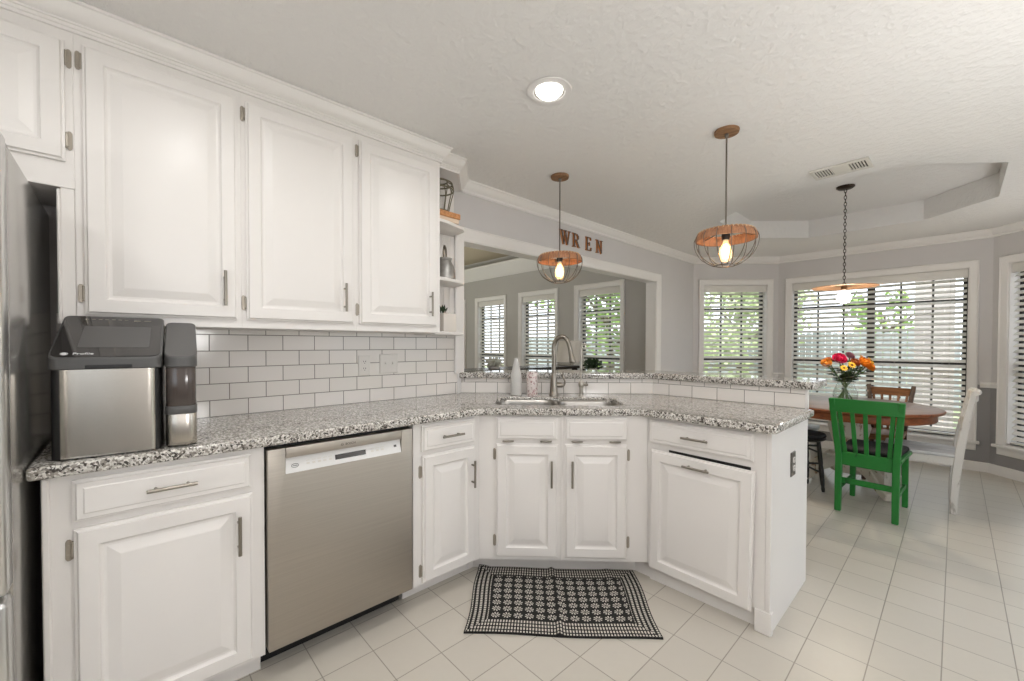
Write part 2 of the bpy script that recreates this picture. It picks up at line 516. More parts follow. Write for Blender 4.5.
    def sweep(s, pts, side, w, d, bev=0.0, tf=None):
        """rectangular bar along a polyline; w measured along `side`"""
        P = [Vector(p) for p in pts]
        W = w if isinstance(w, (list, tuple)) else [w] * len(P)
        D = d if isinstance(d, (list, tuple)) else [d] * len(P)
        S = Vector(side).normalized()
        b = bmesh.new()
        rings = []
        for i, p in enumerate(P):
            t = (P[min(i + 1, len(P) - 1)] - P[max(i - 1, 0)]).normalized()
            x = (S - t * S.dot(t)).normalized()
            y = t.cross(x)
            rings.append([b.verts.new(p + x * (W[i] / 2 * a) + y * (D[i] / 2 * c)) for a, c in ((-1, -1), (1, -1), (1, 1), (-1, 1))])
        for r0, r1 in zip(rings, rings[1:]):
            for k in range(4):
                b.faces.new((r0[k], r0[(k + 1) % 4], r1[(k + 1) % 4], r1[k]))
        b.faces.new(rings[0][::-1]); b.faces.new(rings[-1])
        bmesh.ops.recalc_face_normals(b, faces=b.faces)
        if bev > 0:
            bmesh.ops.bevel(b, geom=[e for e in b.edges if e.calc_face_angle(0) > 0.6], offset=bev, segments=1, profile=0.5, affect='EDGES')
        return s._take(b, tf)
    def panel(s, x0, x1, z0, z1, loops, yb=0.0, tf=None):
        """front-facing (-Y) relief made of nested rectangles: loops = [(inset, y), ...]"""
        b = bmesh.new()
        rings = []
        for (i, y) in loops:
            rings.append([b.verts.new(p) for p in ((x0 + i, yb + y, z0 + i), (x1 - i, yb + y, z0 + i), (x1 - i, yb + y, z1 - i), (x0 + i, yb + y, z1 - i))])
        for r0, r1 in zip(rings, rings[1:]):
            for k in range(4):
                b.faces.new((r0[k], r0[(k + 1) % 4], r1[(k + 1) % 4], r1[k]))
        b.faces.new(rings[0][::-1]); b.faces.new(rings[-1])
        bmesh.ops.recalc_face_normals(b, faces=b.faces)
        return s._take(b, tf)
    def quadface(s, pts):
        f = s.bm.faces.new([s.bm.verts.new(p) for p in pts]); f.material_index = s.mi
        return f
    def build(s, name, m, parent=None, smooth=True, angle=35, loc=None, rotz=None):
        me = bpy.data.meshes.new(name)
        s.bm.to_mesh(me); s.bm.free()
        for x in (m if isinstance(m, (list, tuple)) else [m]):
            me.materials.append(M[x] if isinstance(x, str) else x)
        if smooth and len(me.polygons):
            me.polygons.foreach_set('use_smooth', [True] * len(me.polygons))
            me.set_sharp_from_angle(angle=math.radians(angle))
        o = bpy.data.objects.new(name, me)
        COL.objects.link(o)
        if parent is not None:
            o.parent = parent
        if loc is not None:
            o.location = loc
        if rotz is not None:
            o.rotation_euler.z = rotz
        return o

def tag(o, label=None, cat=None, group=None, kind=None):
    if label: o['label'] = label
    if cat: o['category'] = cat
    if group: o['group'] = group
    if kind: o['kind'] = kind
    return o

def empty(name, loc, rz=0.0, label=None, cat=None, group=None, kind=None):
    o = bpy.data.objects.new(name, None)
    o.empty_display_size = 0.1
    COL.objects.link(o)
    o.location = loc
    o.rotation_euler = (0, 0, rz)
    return tag(o, label, cat, group, kind)

def kids(o):
    return [c for c in bpy.data.objects if c.parent == o]

def copy_tree(o, parent=None):
    c = o.copy()
    COL.objects.link(c)
    if parent is not None:
        c.parent = parent
    for ch in kids(o):
        copy_tree(ch, c)
    return c

def text_mesh(txt, size, depth, name, m, parent, tf, align='CENTER'):
    cu = bpy.data.curves.new('lettering', 'FONT')
    cu.body = txt; cu.size = size; cu.extrude = depth; cu.align_x = align; cu.align_y = 'CENTER'
    to = bpy.data.objects.new('lettering', cu)
    COL.objects.link(to)
    dg = bpy.context.evaluated_depsgraph_get()
    me = bpy.data.meshes.new_from_object(to.evaluated_get(dg))
    bpy.data.objects.remove(to); bpy.data.curves.remove(cu)
    me.transform(tf)
    me.materials.clear(); me.materials.append(M[m])
    o = bpy.data.objects.new(name, me)
    COL.objects.link(o)
    o.parent = parent
    return o

def filled_slab(outer, holes, z0, z1, bev, name, m, parent=None, hole_bev=True):
    """flat slab with holes and eased edges (2-D curve turned into a mesh)"""
    cu = bpy.data.curves.new(name, 'CURVE')
    cu.dimensions = '2D'; cu.fill_mode = 'BOTH'
    cu.extrude = (z1 - z0) / 2 - bev
    cu.bevel_depth = bev; cu.bevel_resolution = 3 if bev else 0
    cu.offset = -bev
    for poly in [outer] + holes:
        sp = cu.splines.new('POLY')
        sp.points.add(len(poly) - 1)
        for i, p in enumerate(poly):
            sp.points[i].co = (p[0], p[1], 0, 1)
        sp.use_cyclic_u = True
    to = bpy.data.objects.new(name, cu)
    COL.objects.link(to)
    dg = bpy.context.evaluated_depsgraph_get()
    me = bpy.data.meshes.new_from_object(to.evaluated_get(dg))
    bpy.data.objects.remove(to); bpy.data.curves.remove(cu)
    me.transform(Matrix.Translation((0, 0, (z0 + z1) / 2)))
    me.materials.clear(); me.materials.append(M[m])
    o = bpy.data.objects.new(name, me)
    COL.objects.link(o)
    if parent is not None: o.parent = parent
    me.polygons.foreach_set('use_smooth', [True] * len(me.polygons))
    me.set_sharp_from_angle(angle=math.radians(35))
    return o

def round_poly(pts, radii, seg=6):
    """round the corners of a polygon"""
    out = []
    n = len(pts)
    for i in range(n):
        r = radii[i] if isinstance(radii, (list, tuple)) else radii
        p, a, b = Vector(pts[i]), Vector(pts[i - 1]), Vector(pts[(i + 1) % n])
        if r <= 0:
            out.append(tuple(p)); continue
        u, v = (a - p).normalized(), (b - p).normalized()
        ang = u.angle(v)
        d = min(r / math.tan(ang / 2), (a - p).length * 0.49, (b - p).length * 0.49)
        p0, p1 = p + u * d, p + v * d
        for k in range(seg + 1):
            t = k / seg
            q = p0 * (1 - t) ** 2 + p * 2 * t * (1 - t) + p1 * t * t
            out.append(tuple(q))
    return out

# ================================================================== SETTING
CEIL = 2.38
BAY = [(0, 5.68), (0.77, 6.45), (2.582, 6.45), (3.352, 5.68)]
S2 = math.sqrt(0.5)

def struct(o):
    o['kind'] = 'structure'
    return o

def wall(name, org, rz, L, z0, z1, holes, th, mats, split=None, x_start=0.0):
    xs = sorted({x_start, L} | {h[0] for h in holes} | {h[1] for h in holes})
    zs = sorted({z0, z1} | {h[2] for h in holes} | {h[3] for h in holes} | ({split} if split else set()))
    b = MB()
    for a0, a1 in zip(xs, xs[1:]):
        for c0, c1 in zip(zs, zs[1:]):
            mx, mz = (a0 + a1) / 2, (c0 + c1) / 2
            if any(h[0] < mx < h[1] and h[2] < mz < h[3] for h in holes):
                continue
            b.mi = 1 if (split and mz < split) else 0
            b.box(a0, a1, 0, th, c0, c1)
    o = b.build(name, mats, smooth=False, loc=(org[0], org[1], 0), rotz=rz)
    return struct(o)

def path_mould(name, pts, prof, z, m, ends=(None, None), parent=None):
    """profile (out, up) carried along a path whose room side is on the right"""
    P = [Vector((p[0], p[1], z)) for p in pts]
    fr = []
    for i, p in enumerate(P):
        ns = []
        if i: ns.append((P[i] - P[i - 1]).normalized())
        if i < len(P) - 1: ns.append((P[i + 1] - P[i]).normalized())
        ns = [Vector((d.y, -d.x, 0)) for d in ns]
        v = ns[0] if len(ns) == 1 else (ns[0] + ns[1]) / (1 + ns[0].dot(ns[1]))
        e = ends[0] if i == 0 else ends[1] if i == len(P) - 1 else None
        fr.append((p, e or v, (0, 0, 1)))
    return struct(MB().profile(prof, fr).build(name, m, parent, angle=25))

floor = struct(MB().box(-6.2, 4.0, -2.6, 6.585, -0.1, 0).build('floor', 'floor', smooth=False))

# kitchen ceiling with the octagonal tray recess over the dining nook
TC, TR, TCH = (1.70, 4.685), 0.85, 0.42
octo = [(TC[0] + a * TR, TC[1] + b * (TR - TCH)) if k else (TC[0] + a * (TR - TCH), TC[1] + b * TR)
        for a, b, k in ((1, -1, 1), (1, 1, 1), (1, 1, 0), (-1, 1, 0), (-1, 1, 1), (-1, -1, 1), (-1, -1, 0), (1, -1, 0))]
outline = [(-0.12, -2.52), (3.47, -2.52), (3.47, 5.73), (2.63, 6.57), (0.72, 6.57), (-0.12, 5.73)]
struct(filled_slab(outline, [octo[::-1]], CEIL, CEIL + 0.06, 0.0, 'ceiling', 'ceiling'))
b = MB()
n8 = len(octo)
TZ = 2.56
for i in range(n8):
    p, q = octo[i], octo[(i + 1) % n8]
    pi_, qi = p, q
    po = (TC[0] + (p[0] - TC[0]) * 1.05, TC[1] + (p[1] - TC[1]) * 1.05)
    qo = (TC[0] + (q[0] - TC[0]) * 1.05, TC[1] + (q[1] - TC[1]) * 1.05)
    b.prism([pi_, qi, qo, po], CEIL + 0.0595, TZ)
b.prism([(TC[0] + (p[0] - TC[0]) * 1.05, TC[1] + (p[1] - TC[1]) * 1.05) for p in octo], TZ, TZ + 0.05)
struct(b.build('ceiling_tray', 'ceiling', smooth=False))

WM = ['wall', 'wall_low']
wall('wall_left', (0, -2.4), PI / 2, 4.385, 0, CEIL, [], 0.12, ['wall'])
wall('wall_header', (0, 1.985), PI / 2, 2.715, 1.975, 2.80, [], 0.12, ['wall'])
wall('wall_pier', (0, 4.70), PI / 2, 0.98, 0, CEIL, [], 0.12, WM, 0.86)
W1H = (0.135, 0.945, 0.30, 2.03)
WL = 0.77 / S2
wall('wall_bay_left', BAY[0], PI / 4, WL, 0, CEIL, [W1H], 0.14, WM, 0.86)
W2H = (0.145, 1.655, 0.30, 2.03)
wall('wall_bay', BAY[1], 0, 1.812, 0, CEIL, [W2H], 0.14, WM, 0.86)
wall('wall_bay_right', BAY[2], -PI / 4, WL, 0, CEIL, [W1H], 0.14, WM, 0.86)
RH = [(1.6, 3.4, 0.10, 2.08), (5.9, 7.6, 0.9, 2.08)]  # openings for unseen windows, added to let in side daylight
wall('wall_right', (3.352, 5.68), -PI / 2, 8.08, 0, CEIL, RH, 0.14, WM, 0.86)
wall('wall_rear', (3.352, -2.4), PI, 3.352, 0, CEIL, [], 0.12, ['wall'])
LW = [(-3.736, -2.868), (-2.582, -1.715), (-1.421, -0.583), (-4.89, -4.02)]
LY = 5.0
LHOLES = [(a + 0.075 + 6, c - 0.075 + 6, 0.45, 2.03) for a, c in LW]
wall('wall_living', (-6, LY), 0, 5.88, 0, 2.75, LHOLES, 0.14, ['wall_living'])
LH2 = [(0.8, 4.9, 0.45, 2.3)]  # opening for an unseen window, added to lighten the living room
wall('wall_living_left', (-6, -1.0), PI / 2, 6.0, 0, 2.75, LH2, 0.14, ['wall_living'])
wall('wall_living_rear', (-0.12, -1.0), PI, 5.88, 0, 2.75, [], 0.12, ['wall_living'])
struct(MB().box(-6.12, -0.12, -1.12, 5.14, 2.75, 2.81).build('ceiling_living', 'ceiling_tan', smooth=False))
# broad sloped cove along the living-room window wall
struct(MB().profile([(0, 0), (0.02, 0), (0.17, 0.18), (0.17, 0.21), (0, 0.21)],
                    [((-6, LY, 2.415), (0, -1, 0), (0, 0, 1)), ((-0.12, LY, 2.415), (0, -1, 0), (0, 0, 1))]).build('trim_living_cove', 'trim', angle=20))

CROWN = [(0, 0), (0.058, 0), (0.058, -0.010), (0.050, -0.016), (0.040, -0.036), (0.022, -0.052), (0.014, -0.058), (0.014, -0.072), (0.008, -0.078), (0, -0.078)]
path_mould('trim_crown', [(0, 1.965), (0, 5.68), BAY[1], BAY[2], BAY[3], (3.352, -2.4)], CROWN, CEIL, 'trim')
BASE = [(0, 0), (0.014, 0), (0.014, 0.075), (0.010, 0.088), (0.004, 0.094), (0, 0.094)]
path_mould('baseboard_bay', [(0, 4.80), (0, 5.68), BAY[1], BAY[2], BAY[3], (3.352, -2.4)], BASE, 0, 'trim')
RAIL = [(0, 0), (0.010, 0.004), (0.014, 0.020), (0.022, 0.034), (0.022, 0.046), (0.012, 0.056), (0, 0.058)]
def local_pts(org, rz, a0, a1):
    c, s = math.cos(rz), math.sin(rz)
    return [(org[0] + c * a, org[1] + s * a) for a in (a0, a1)]
k = 1
for org, rz, a0, a1 in ((BAY[0], PI / 4, 0, 0.062), (BAY[0], PI / 4, 1.02, WL), (BAY[1], 0, 0, 0.072), (BAY[1], 0, 1.74, 1.812), (BAY[2], -PI / 4, 0, 0.062)):
    path_mould('trim_%d' % k, local_pts(org, rz, a0, a1), RAIL, 0.832, 'trim'); k += 1

# casing of the opening to the living room
CAS = [(0, 0), (0.085, 0), (0.085, 0.018), (0.078, 0.024), (0.066, 0.018), (0.030, 0.014), (0.008, 0.012), (0, 0.008)]
def opening_casing():
    y0, y1, zt, zb = 1.985, 4.70, 1.975, 1.052
    fr = []
    # (origin, direction away from opening, out of wall)
    X = Vector((1, 0, 0))
    pts = [((0, y0, zb), (0, -1, 0)), ((0, y0, zt), (0, -1, 1)), ((0, y1, zt), (0, 1, 1)), ((0, y1, 0.0), (0, 1, 0))]
    fr = [(p, d, X) for p, d in pts]
    return struct(MB().profile(CAS, fr).build('trim_opening', 'trim', angle=25))
opening_casing()
# painted lining of the opening
b = MB()
b.box(-0.124, 0.002, 4.692, 4.70, 0, 1.975)
b.box(-0.124, 0.002, 1.985, 4.70, 1.969, 1.976)
struct(b.build('trim_jamb', 'trim', smooth=False))

# ---- windows
def window(num, org, rz, hole, units, wall_t=0.14, sill=True):
    """painted casing and lining, dark sashes with a grid, glass; local X runs left to right seen from inside"""
    a0, a1, z0, z1 = hole
    root = struct(empty('window_%d' % num, (org[0], org[1], 0), rz))
    # mitred casing (proud of the wall towards the room = -Y)
    prof = [(0, 0), (0.068, 0), (0.068, 0.020), (0.062, 0.026), (0.052, 0.018), (0.008, 0.013), (0, 0.009)]
    Y = Vector((0, -1, 0))
    b = MB()
    b.profile(prof, [((a0, 0, z0), (-1, 0, 0), Y), ((a0, 0, z1), (-1, 0, 1), Y), ((a1, 0, z1), (1, 0, 1), Y), ((a1, 0, z0), (1, 0, 0), Y)])
    b.build('window_casing', 'trim', root, angle=25)
    if sill:
        b = MB()
        b.box(a0 - 0.088, a1 + 0.088, -0.045, 0.02, z0 - 0.028, z0, 0.006)
        b.box(a0 - 0.066, a1 + 0.066, -0.016, -0.001, z0 - 0.095, z0 - 0.028, 0.004)
        b.build('window_sill', 'trim', root, angle=25)
    b = MB()
    t = 0.006
    b.box(a0, a0 + t, 0.001, wall_t, z0, z1); b.box(a1 - t, a1, 0.001, wall_t, z0, z1)
    b.box(a0, a1, 0.001, wall_t, z1 - t, z1); b.box(a0, a1, 0.001, wall_t, z0, z0 + t)
    b.build('window_lining', 'trim', root, smooth=False)
    # dark sashes
    b = MB(); g = MB()
    w = (a1 - a0) / units
    zm = 1.045
    for u in range(units):
        l, r = a0 + u * w + (0.004 if u == 0 else 0), a0 + (u + 1) * w - (0.004 if u == units - 1 else 0)
        y0, y1 = 0.092, 0.132
        f = 0.034
        b.box(l, l + f, y0, y1, z0, z1); b.box(r - f, r, y0, y1, z0, z1)
        b.box(l + f, r - f, y0, y1, z1 - f, z1); b.box(l + f, r - f, y0, y1, z0, z0 + 0.045)
        b.box(l + f, r - f, y0 - 0.006, y1, zm - 0.028, zm + 0.028)
        for k2 in (1, 2):
            x = l + (r - l) * k2 / 3
            b.box(x - 0.009, x + 0.009, y0 + 0.012, y0 + 0.032, z0 + 0.04, z1 - 0.03)
        for zz in (1.72, 0.70):
            if zz > z0 + 0.05:
                b.box(l + f, r - f, y0 + 0.013, y0 + 0.031, zz - 0.009, zz + 0.009)
        g.box(l + f, r - f, y0 + 0.020, y0 + 0.024, z0 + 0.045, z1 - f)
    b.build('window_sash', 'bronze', root, smooth=False)
    g.build('window_glass', 'glass', root, smooth=False)
    return root

def blind(org, rz, hole, label, group=None, wand=True, tilt=38, pitch=0.055):
    a0, a1, z0, z1 = hole
    a0 += 0.008; a1 -= 0.008
    root = empty('window_blind', (org[0], org[1], 0), rz, label, 'blind', group)
    b = MB(); b.box(a0, a1, 0.012, 0.026, z1 - 0.098, z1 - 0.008, 0.004)
    b.build('valance', 'blind', root, angle=25)
    b = MB(); b.box(a0 + 0.004, a1 - 0.004, 0.026, 0.072, z1 - 0.052, z1 - 0.010, 0.002)
    b.build('headrail', 'blind', root, angle=25)
    b = MB()
    z = z1 - 0.118
    ct, st = math.cos(math.radians(tilt)), math.sin(math.radians(tilt))
    zmin = z0 + 0.060
    yc = 0.050
    while z > zmin:
        h = 0.0245
        tf = Matrix.Translation((0, yc, z)) @ Matrix.Rotation(math.radians(tilt), 4, 'X')
        # slat with a shallow crown: inner edge lower
        b.prism([(a0 + 0.004, -h), (a1 - 0.004, -h), (a1 - 0.004, h), (a0 + 0.004, h)], -0.0015, 0.0015, tf=tf)
        z -= pitch
    b.build('slats', 'blind', root, smooth=False)
    b = MB(); b.box(a0 + 0.004, a1 - 0.004, yc - 0.025, yc + 0.025, z0 + 0.022, z0 + 0.042, 0.004)
    b.build('bottom_rail', 'blind', root, angle=25)
    b = MB()
    nl = 2 if a1 - a0 < 1.2 else 4
    for i in range(nl):
        x = a0 + 0.12 + (a1 - a0 - 0.24) * i / (nl - 1)
        for y in (yc - 0.0255, yc + 0.0255):
            b.cyl((x, y, z0 + 0.03), (x, y, z1 - 0.05), 0.0011, seg=5)
    b.build('ladder_cord', 'blind_cord', root)
    if wand:
        b = MB()
        b.tube([(a0 + 0.075, 0.006, z1 - 0.10), (a0 + 0.075, 0.002, z1 - 0.45)], 0.004, 6)
        b.build('tilt_wand', 'blind', root)
    return root

window(1, BAY[0], PI / 4, W1H, 1)
window(2, BAY[1], 0, W2H, 2)
window(3, BAY[2], -PI / 4, W1H, 1)
blind(BAY[0], PI / 4, W1H, 'white slatted blind in the narrow dining window right of the grey wall corner')
blind(BAY[1], 0, W2H, 'wide white slatted blind behind the dining table')
blind(BAY[2], -PI / 4, W1H, 'white slatted blind cut by the right edge of the photo', wand=False)
LLAB = ['white slatted blind in the living-room window just right of the open end shelf',
        'white slatted blind in the middle living-room window, behind the lamp shade',
        'white slatted blind in the living-room window with the green tree outside',
        'white slatted blind of the living-room window mostly hidden by the end shelf']
for i, h in enumerate(LHOLES):
    window(4 + i, (-6, LY), 0, h, 1)
    blind((-6, LY), 0, h, LLAB[i], 'living-room blinds', wand=(i == 2))

window(8, (3.352, 5.68), -PI / 2, RH[0], 2)  # unseen window, added for soft daylight on the cabinets
window(9, (3.352, 5.68), -PI / 2, RH[1], 2)  # second unseen window added for daylight from the right
window(10, (-6, -1.0), PI / 2, LH2[0], 4)  # unseen window, added so daylight reaches the living room

# ---- tiled backsplashes and the half wall of the bar
T = 0.1524
YT = 0.5423            # a joint of the wall tiles
YD = 1.9595            # the bar's tile face leaves the wall here, at 45 degrees
DL = 1.321             # its length up to the corner
CX, CY = DL * S2, YD + DL * S2
BAR_END = 1.788
def uv_quad(b, p, q, z0, z1, u0, u1, v0, v1, uvl):
    vs = [b.bm.verts.new((p[0], p[1], z0)), b.bm.verts.new((q[0], q[1], z0)), b.bm.verts.new((q[0], q[1], z1)), b.bm.verts.new((p[0], p[1], z1))]
    f = b.bm.faces.new(vs)
    for l, uv in zip(f.loops, ((u0, v0), (u1, v0), (u1, v1), (u0, v1))):
        l[uvl].uv = uv

def tile_slab(name, path, z0, z1, u_off, th=0.007):
    """tiles on the room side of a path; u runs along it, joints where u = 0"""
    b = MB()
    uvl = b.bm.loops.layers.uv.new('UVMap')
    for (p, q, u0) in path:
        p, q = Vector(p), Vector(q)
        L = (q - p).length
        d = (q - p) / L
        n = Vector((d.y, -d.x))
        pb, qb = p - n * th, q - n * th
        uv_quad(b, p, q, z0, z1, u0, u0 + L, 0, z1 - z0, uvl)
        uv_quad(b, qb, pb, z0, z1, 0.03, 0.04, 0.02, 0.03, uvl)
        uv_quad(b, pb, p, z0, z1, 0.03, 0.04, 0.02, 0.03, uvl)
        uv_quad(b, q, qb, z0, z1, 0.03, 0.04, 0.02, 0.03, uvl)
        for z, fl in ((z0, 1), (z1, 0)):
            vs = [b.bm.verts.new((a[0], a[1], z)) for a in ((p, q, qb, pb) if not fl else (pb, qb, q, p))]
            f = b.bm.faces.new(vs)
            for l in f.loops: l[uvl].uv = (0.03, 0.02)
    return struct(b.build(name, 'subway', smooth=False))
tile_slab('wall_backsplash', [((0.007, 0.07), (0.007, 1.925), 0.07 - YT + T * 8.5)], 0.914, 1.371, 0)
tile_slab('wall_bar_backsplash', [((0.002, YD + 0.002), (CX, CY), -DL + T * 12.5), ((CX, CY), (1.803, CY), -0.1157 + T * 1.5)], 0.914, 1.018, 0)
HB = 0.105
k = HB * math.tan(PI / 8)
half = [(0.0, YD + 0.010), (CX - 0.003, CY + 0.007), (BAR_END, CY + 0.007), (BAR_END, CY + HB), (CX - k, CY + HB), (0.0, YD + HB / S2 + 0.0)]
low_half = [(1.764 if p[0] == BAR_END else p[0], p[1]) for p in half]
struct(MB().prism(low_half, 0, 0.878).prism(half, 0.878, 1.017).build('wall_bar', 'cab', smooth=False))
struct(MB().box(1.801, 1.817, CY - 0.002, CY + 0.012, 0.914, 1.017, 0.003).build('trim_tile_edge', 'trim'))
struct(MB().box(0.001, 0.012, 1.925, 1.957, 0.914, 1.371, 0.003).build('trim_tile_border', 'trim'))

# ================================================================== OUTSIDE
go = struct(MB().box(-20, 24, 6.6, 40, -0.4, -0.15).build('ground_lawn', 'grass', smooth=False))
struct(MB().box(-20, -0.4, 5.16, 6.6, -0.4, -0.16).build('ground_side_lawn', 'grass', smooth=False))
struct(MB().box(3.5, 24, -14, 6.55, -0.4, -0.12).build('ground_terrace', 'patio', smooth=False))
struct(MB().box(-24, -6.2, -14, 6.55, -0.4, -0.16).build('ground_west_lawn', 'grass', smooth=False))
struct(MB().box(0.6, 7.5, 6.62, 9.6, -0.2, -0.1).build('ground_patio', 'patio', smooth=False))

def fence(loc, rz, L, label):
    root = empty('wooden_fence', loc, rz, label, 'fence')
    b = MB()
    x = 0
    while x < L:
        h = 1.72 + 0.02 * math.sin(x * 7)
        b.prism([(x, 0), (x + 0.128, 0), (x + 0.128, h - 0.03), (x + 0.10, h), (x + 0.028, h), (x, h - 0.03)], 0, 0.02, tf=Matrix.Rotation(PI / 2, 4, 'X'))
        x += 0.14
    b.build('picket_boards', 'fence', root, smooth=False)
    b = MB()
    for z in (0.35, 1.35):
        b.box(0, L, 0.0, 0.04, z, z + 0.09)
    b.build('fence_rail', 'fence', root, smooth=False)
    return root
fence((-12, 13.5, -0.15), 0, 24, 'weathered grey board fence across the back lawn')

def tree(loc, h, r, label, leafm, n=2600, low=0.28, seed=1):
    rnd = random.Random(seed)
    root = empty('garden_tree', loc, 0, label, 'tree', 'trees outside the windows')
    b = MB()
    b.tube(catmull([(0, 0, 0), (0.05, 0.02, h * 0.25), (-0.04, 0.03, h * 0.5), (0.02, 0, h * 0.85)]), [0.13 - 0.11 * i / 18 for i in range(19)], 10)
    for i in range(7):
        a = i * 2.4
        z = h * (0.3 + 0.07 * i)
        b.tube(catmull([(0, 0, z), (math.cos(a) * r * 0.4, math.sin(a) * r * 0.4, z + 0.25 * r), (math.cos(a) * r * 0.8, math.sin(a) * r * 0.8, z + 0.5 * r)]), [0.05 - 0.003 * j for j in range(13)], 6)
    b.build('trunk', 'bark', root)
    b = MB()
    cl = [(Vector((rnd.gauss(0, r * 0.42), rnd.gauss(0, r * 0.42), h * (low + (1 - low) * rnd.random()))), r * (0.3 + 0.3 * rnd.random())) for _ in range(26)]
    for i in range(n):
        c, cr = cl[i % len(cl)]
        d = Vector((rnd.gauss(0, 1), rnd.gauss(0, 1), rnd.gauss(0, 0.8))).normalized() * cr * (0.4 + 0.6 * rnd.random())
        p = c + d
        s = 0.07 + 0.07 * rnd.random()
        u = Vector((rnd.gauss(0, 1), rnd.gauss(0, 1), rnd.gauss(0, 1))).normalized()
        v = u.orthogonal().normalized()
        b.quadface([p - u * s, p + v * s * 0.5, p + u * s, p - v * s * 0.5])
    b.build('crown', leafm, root, smooth=False)
    return root
tree((-3.4, 8.8, -0.15), 4.2, 1.5, 'bright green tree outside the living-room window nearest the opening jamb', 'foliage', seed=3)
tree((-1.2, 11.0, -0.15), 4.6, 1.3, 'pale green tree before the fence outside the narrow dining window', 'foliage_pale', seed=5)
tree((-6.2, 17.5, -0.15), 5.4, 2.0, 'tall pale tree beyond the fence left of the narrow dining window', 'foliage_pale', seed=6)
tree((0.9, 16.5, -0.15), 2.7, 1.0, 'low green tree beyond the fence outside the wide dining window', 'foliage', n=1500, seed=8)

def brick_post(x, y, w, h, label):
    root = empty('brick_post', (x, y, -0.1), 0, label, 'post')
    b = MB(); b.box(-w / 2, w / 2, -w / 2, w / 2, 0, h)
    b.build('brick_shaft', 'brick', root, smooth=False)
    b = MB(); b.box(-w / 2 - 0.03, w / 2 + 0.03, -w / 2 - 0.03, w / 2 + 0.03, h, h + 0.07, 0.01)
    b.build('stone_cap', 'patio', root)
brick_post(2.12, 9.2, 0.42, 2.6, 'pale brick porch post outside the wide dining window')
root = empty('porch_beam', (0.9, 9.2, 2.57), 0, 'white porch beam resting on the brick post', 'beam')
b = MB(); b.box(0, 6.0, -0.1, 0.1, 0, 0.24); b.build('beam_board', 'trim', root, smooth=False)
b = MB(); b.box(-0.05, 6.05, -0.13, 0.13, 0.24, 0.29, 0.01); b.build('beam_cap', 'trim', root)

# ================================================================== KITCHEN CABINETS
DOOR = [(0, 0), (0, -0.010), (0.006, -0.012), (0.010, -0.019), (0.052, -0.020), (0.056, -0.014), (0.061, -0.0105), (0.068, -0.010), (0.096, -0.0182), (0.100, -0.019)]
DRAWER = [(0, 0), (0, -0.010), (0.006, -0.012), (0.010, -0.018), (0.022, -0.018), (0.026, -0.021), (0.030, -0.021)]

def bar_pull(parent, x, y, z, L, vertical=True, name='handle', m='nickel'):
    """bar on two posts; y = door face"""
    b = MB()
    d = Vector((0, 0, 1)) if vertical else Vector((1, 0, 0))
    c = Vector((x, y - 0.028, z))
    b.cyl(c - d * L / 2, c + d * L / 2, 0.0058, seg=12)
    for s in (-1, 1):
        q = c + d * (L * 0.32 * s)
        b.cyl(q, (q.x, y + 0.002, q.z), 0.0045, seg=10)
    return b.build(name, m, parent)

def hinge(parent, x, y, z, side=-1):
    """small surface-mounted hinge: pointed plate on the frame, barrel against the door edge"""
    b = MB()
    pl = [(-0.007, -0.024), (-0.003, -0.031), (0.003, -0.031), (0.007, -0.024), (0.007, 0.024), (0.003, 0.031), (-0.003, 0.031), (-0.007, 0.024)]
    tf = Matrix.Translation((x, y, z)) @ Matrix.Rotation(PI / 2, 4, 'X')
    b.prism(pl, 0.0, 0.004, bev=0.001, seg=1, tf=tf)
    xb = x - side * 0.0065
    b.cyl((xb, y - 0.006, z - 0.020), (xb, y - 0.006, z + 0.020), 0.0036, seg=10)
    for s in (-1, 1):
        b.lathe([(0, 0.0), (0.003, 0.001), (0.004, 0.004), (0, 0.007)], (xb, y - 0.006, z + s * 0.020 - (0.007 if s < 0 else 0)), 10)
        b.cyl((x - 0.002, y - 0.006, z + s * 0.014), (x - 0.002, y - 0.003, z + s * 0.014), 0.0028, seg=8)
    return b.build('hinge', 'nickel_hinge', parent)

def door(root, x0, x1, z0, z1, y, hinge_side=-1, pull=None, hz=(0.10, 0.10), loops=DOOR, name='door', hinges=True):
    """y = face-frame plane"""
    d = MB().panel(x0, x1, z0, z1, loops, y).build(name, 'cab', root, angle=14)
    if hinges:
        hx = x0 - 0.010 if hinge_side < 0 else x1 + 0.010
        hinge(d, hx, y, z0 + hz[0], hinge_side)
        hinge(d, hx, y, z1 - hz[1], hinge_side)
    if pull:
        bar_pull(d, pull[0], y - 0.0195, pull[1], pull[2], pull[3])
    return d

def drawer(root, x0, x1, z0, z1, y, pull=True, name='drawer'):
    d = MB().panel(x0, x1, z0, z1, DRAWER, y).build(name, 'cab', root, angle=14)
    if pull:
        bar_pull(d, (x0 + x1) / 2, y - 0.021, (z0 + z1) / 2, 0.125, False)
    return d

CAB_X = 0.61          # face of the base cabinets
UP_X = 0.31           # face of the wall cabinets

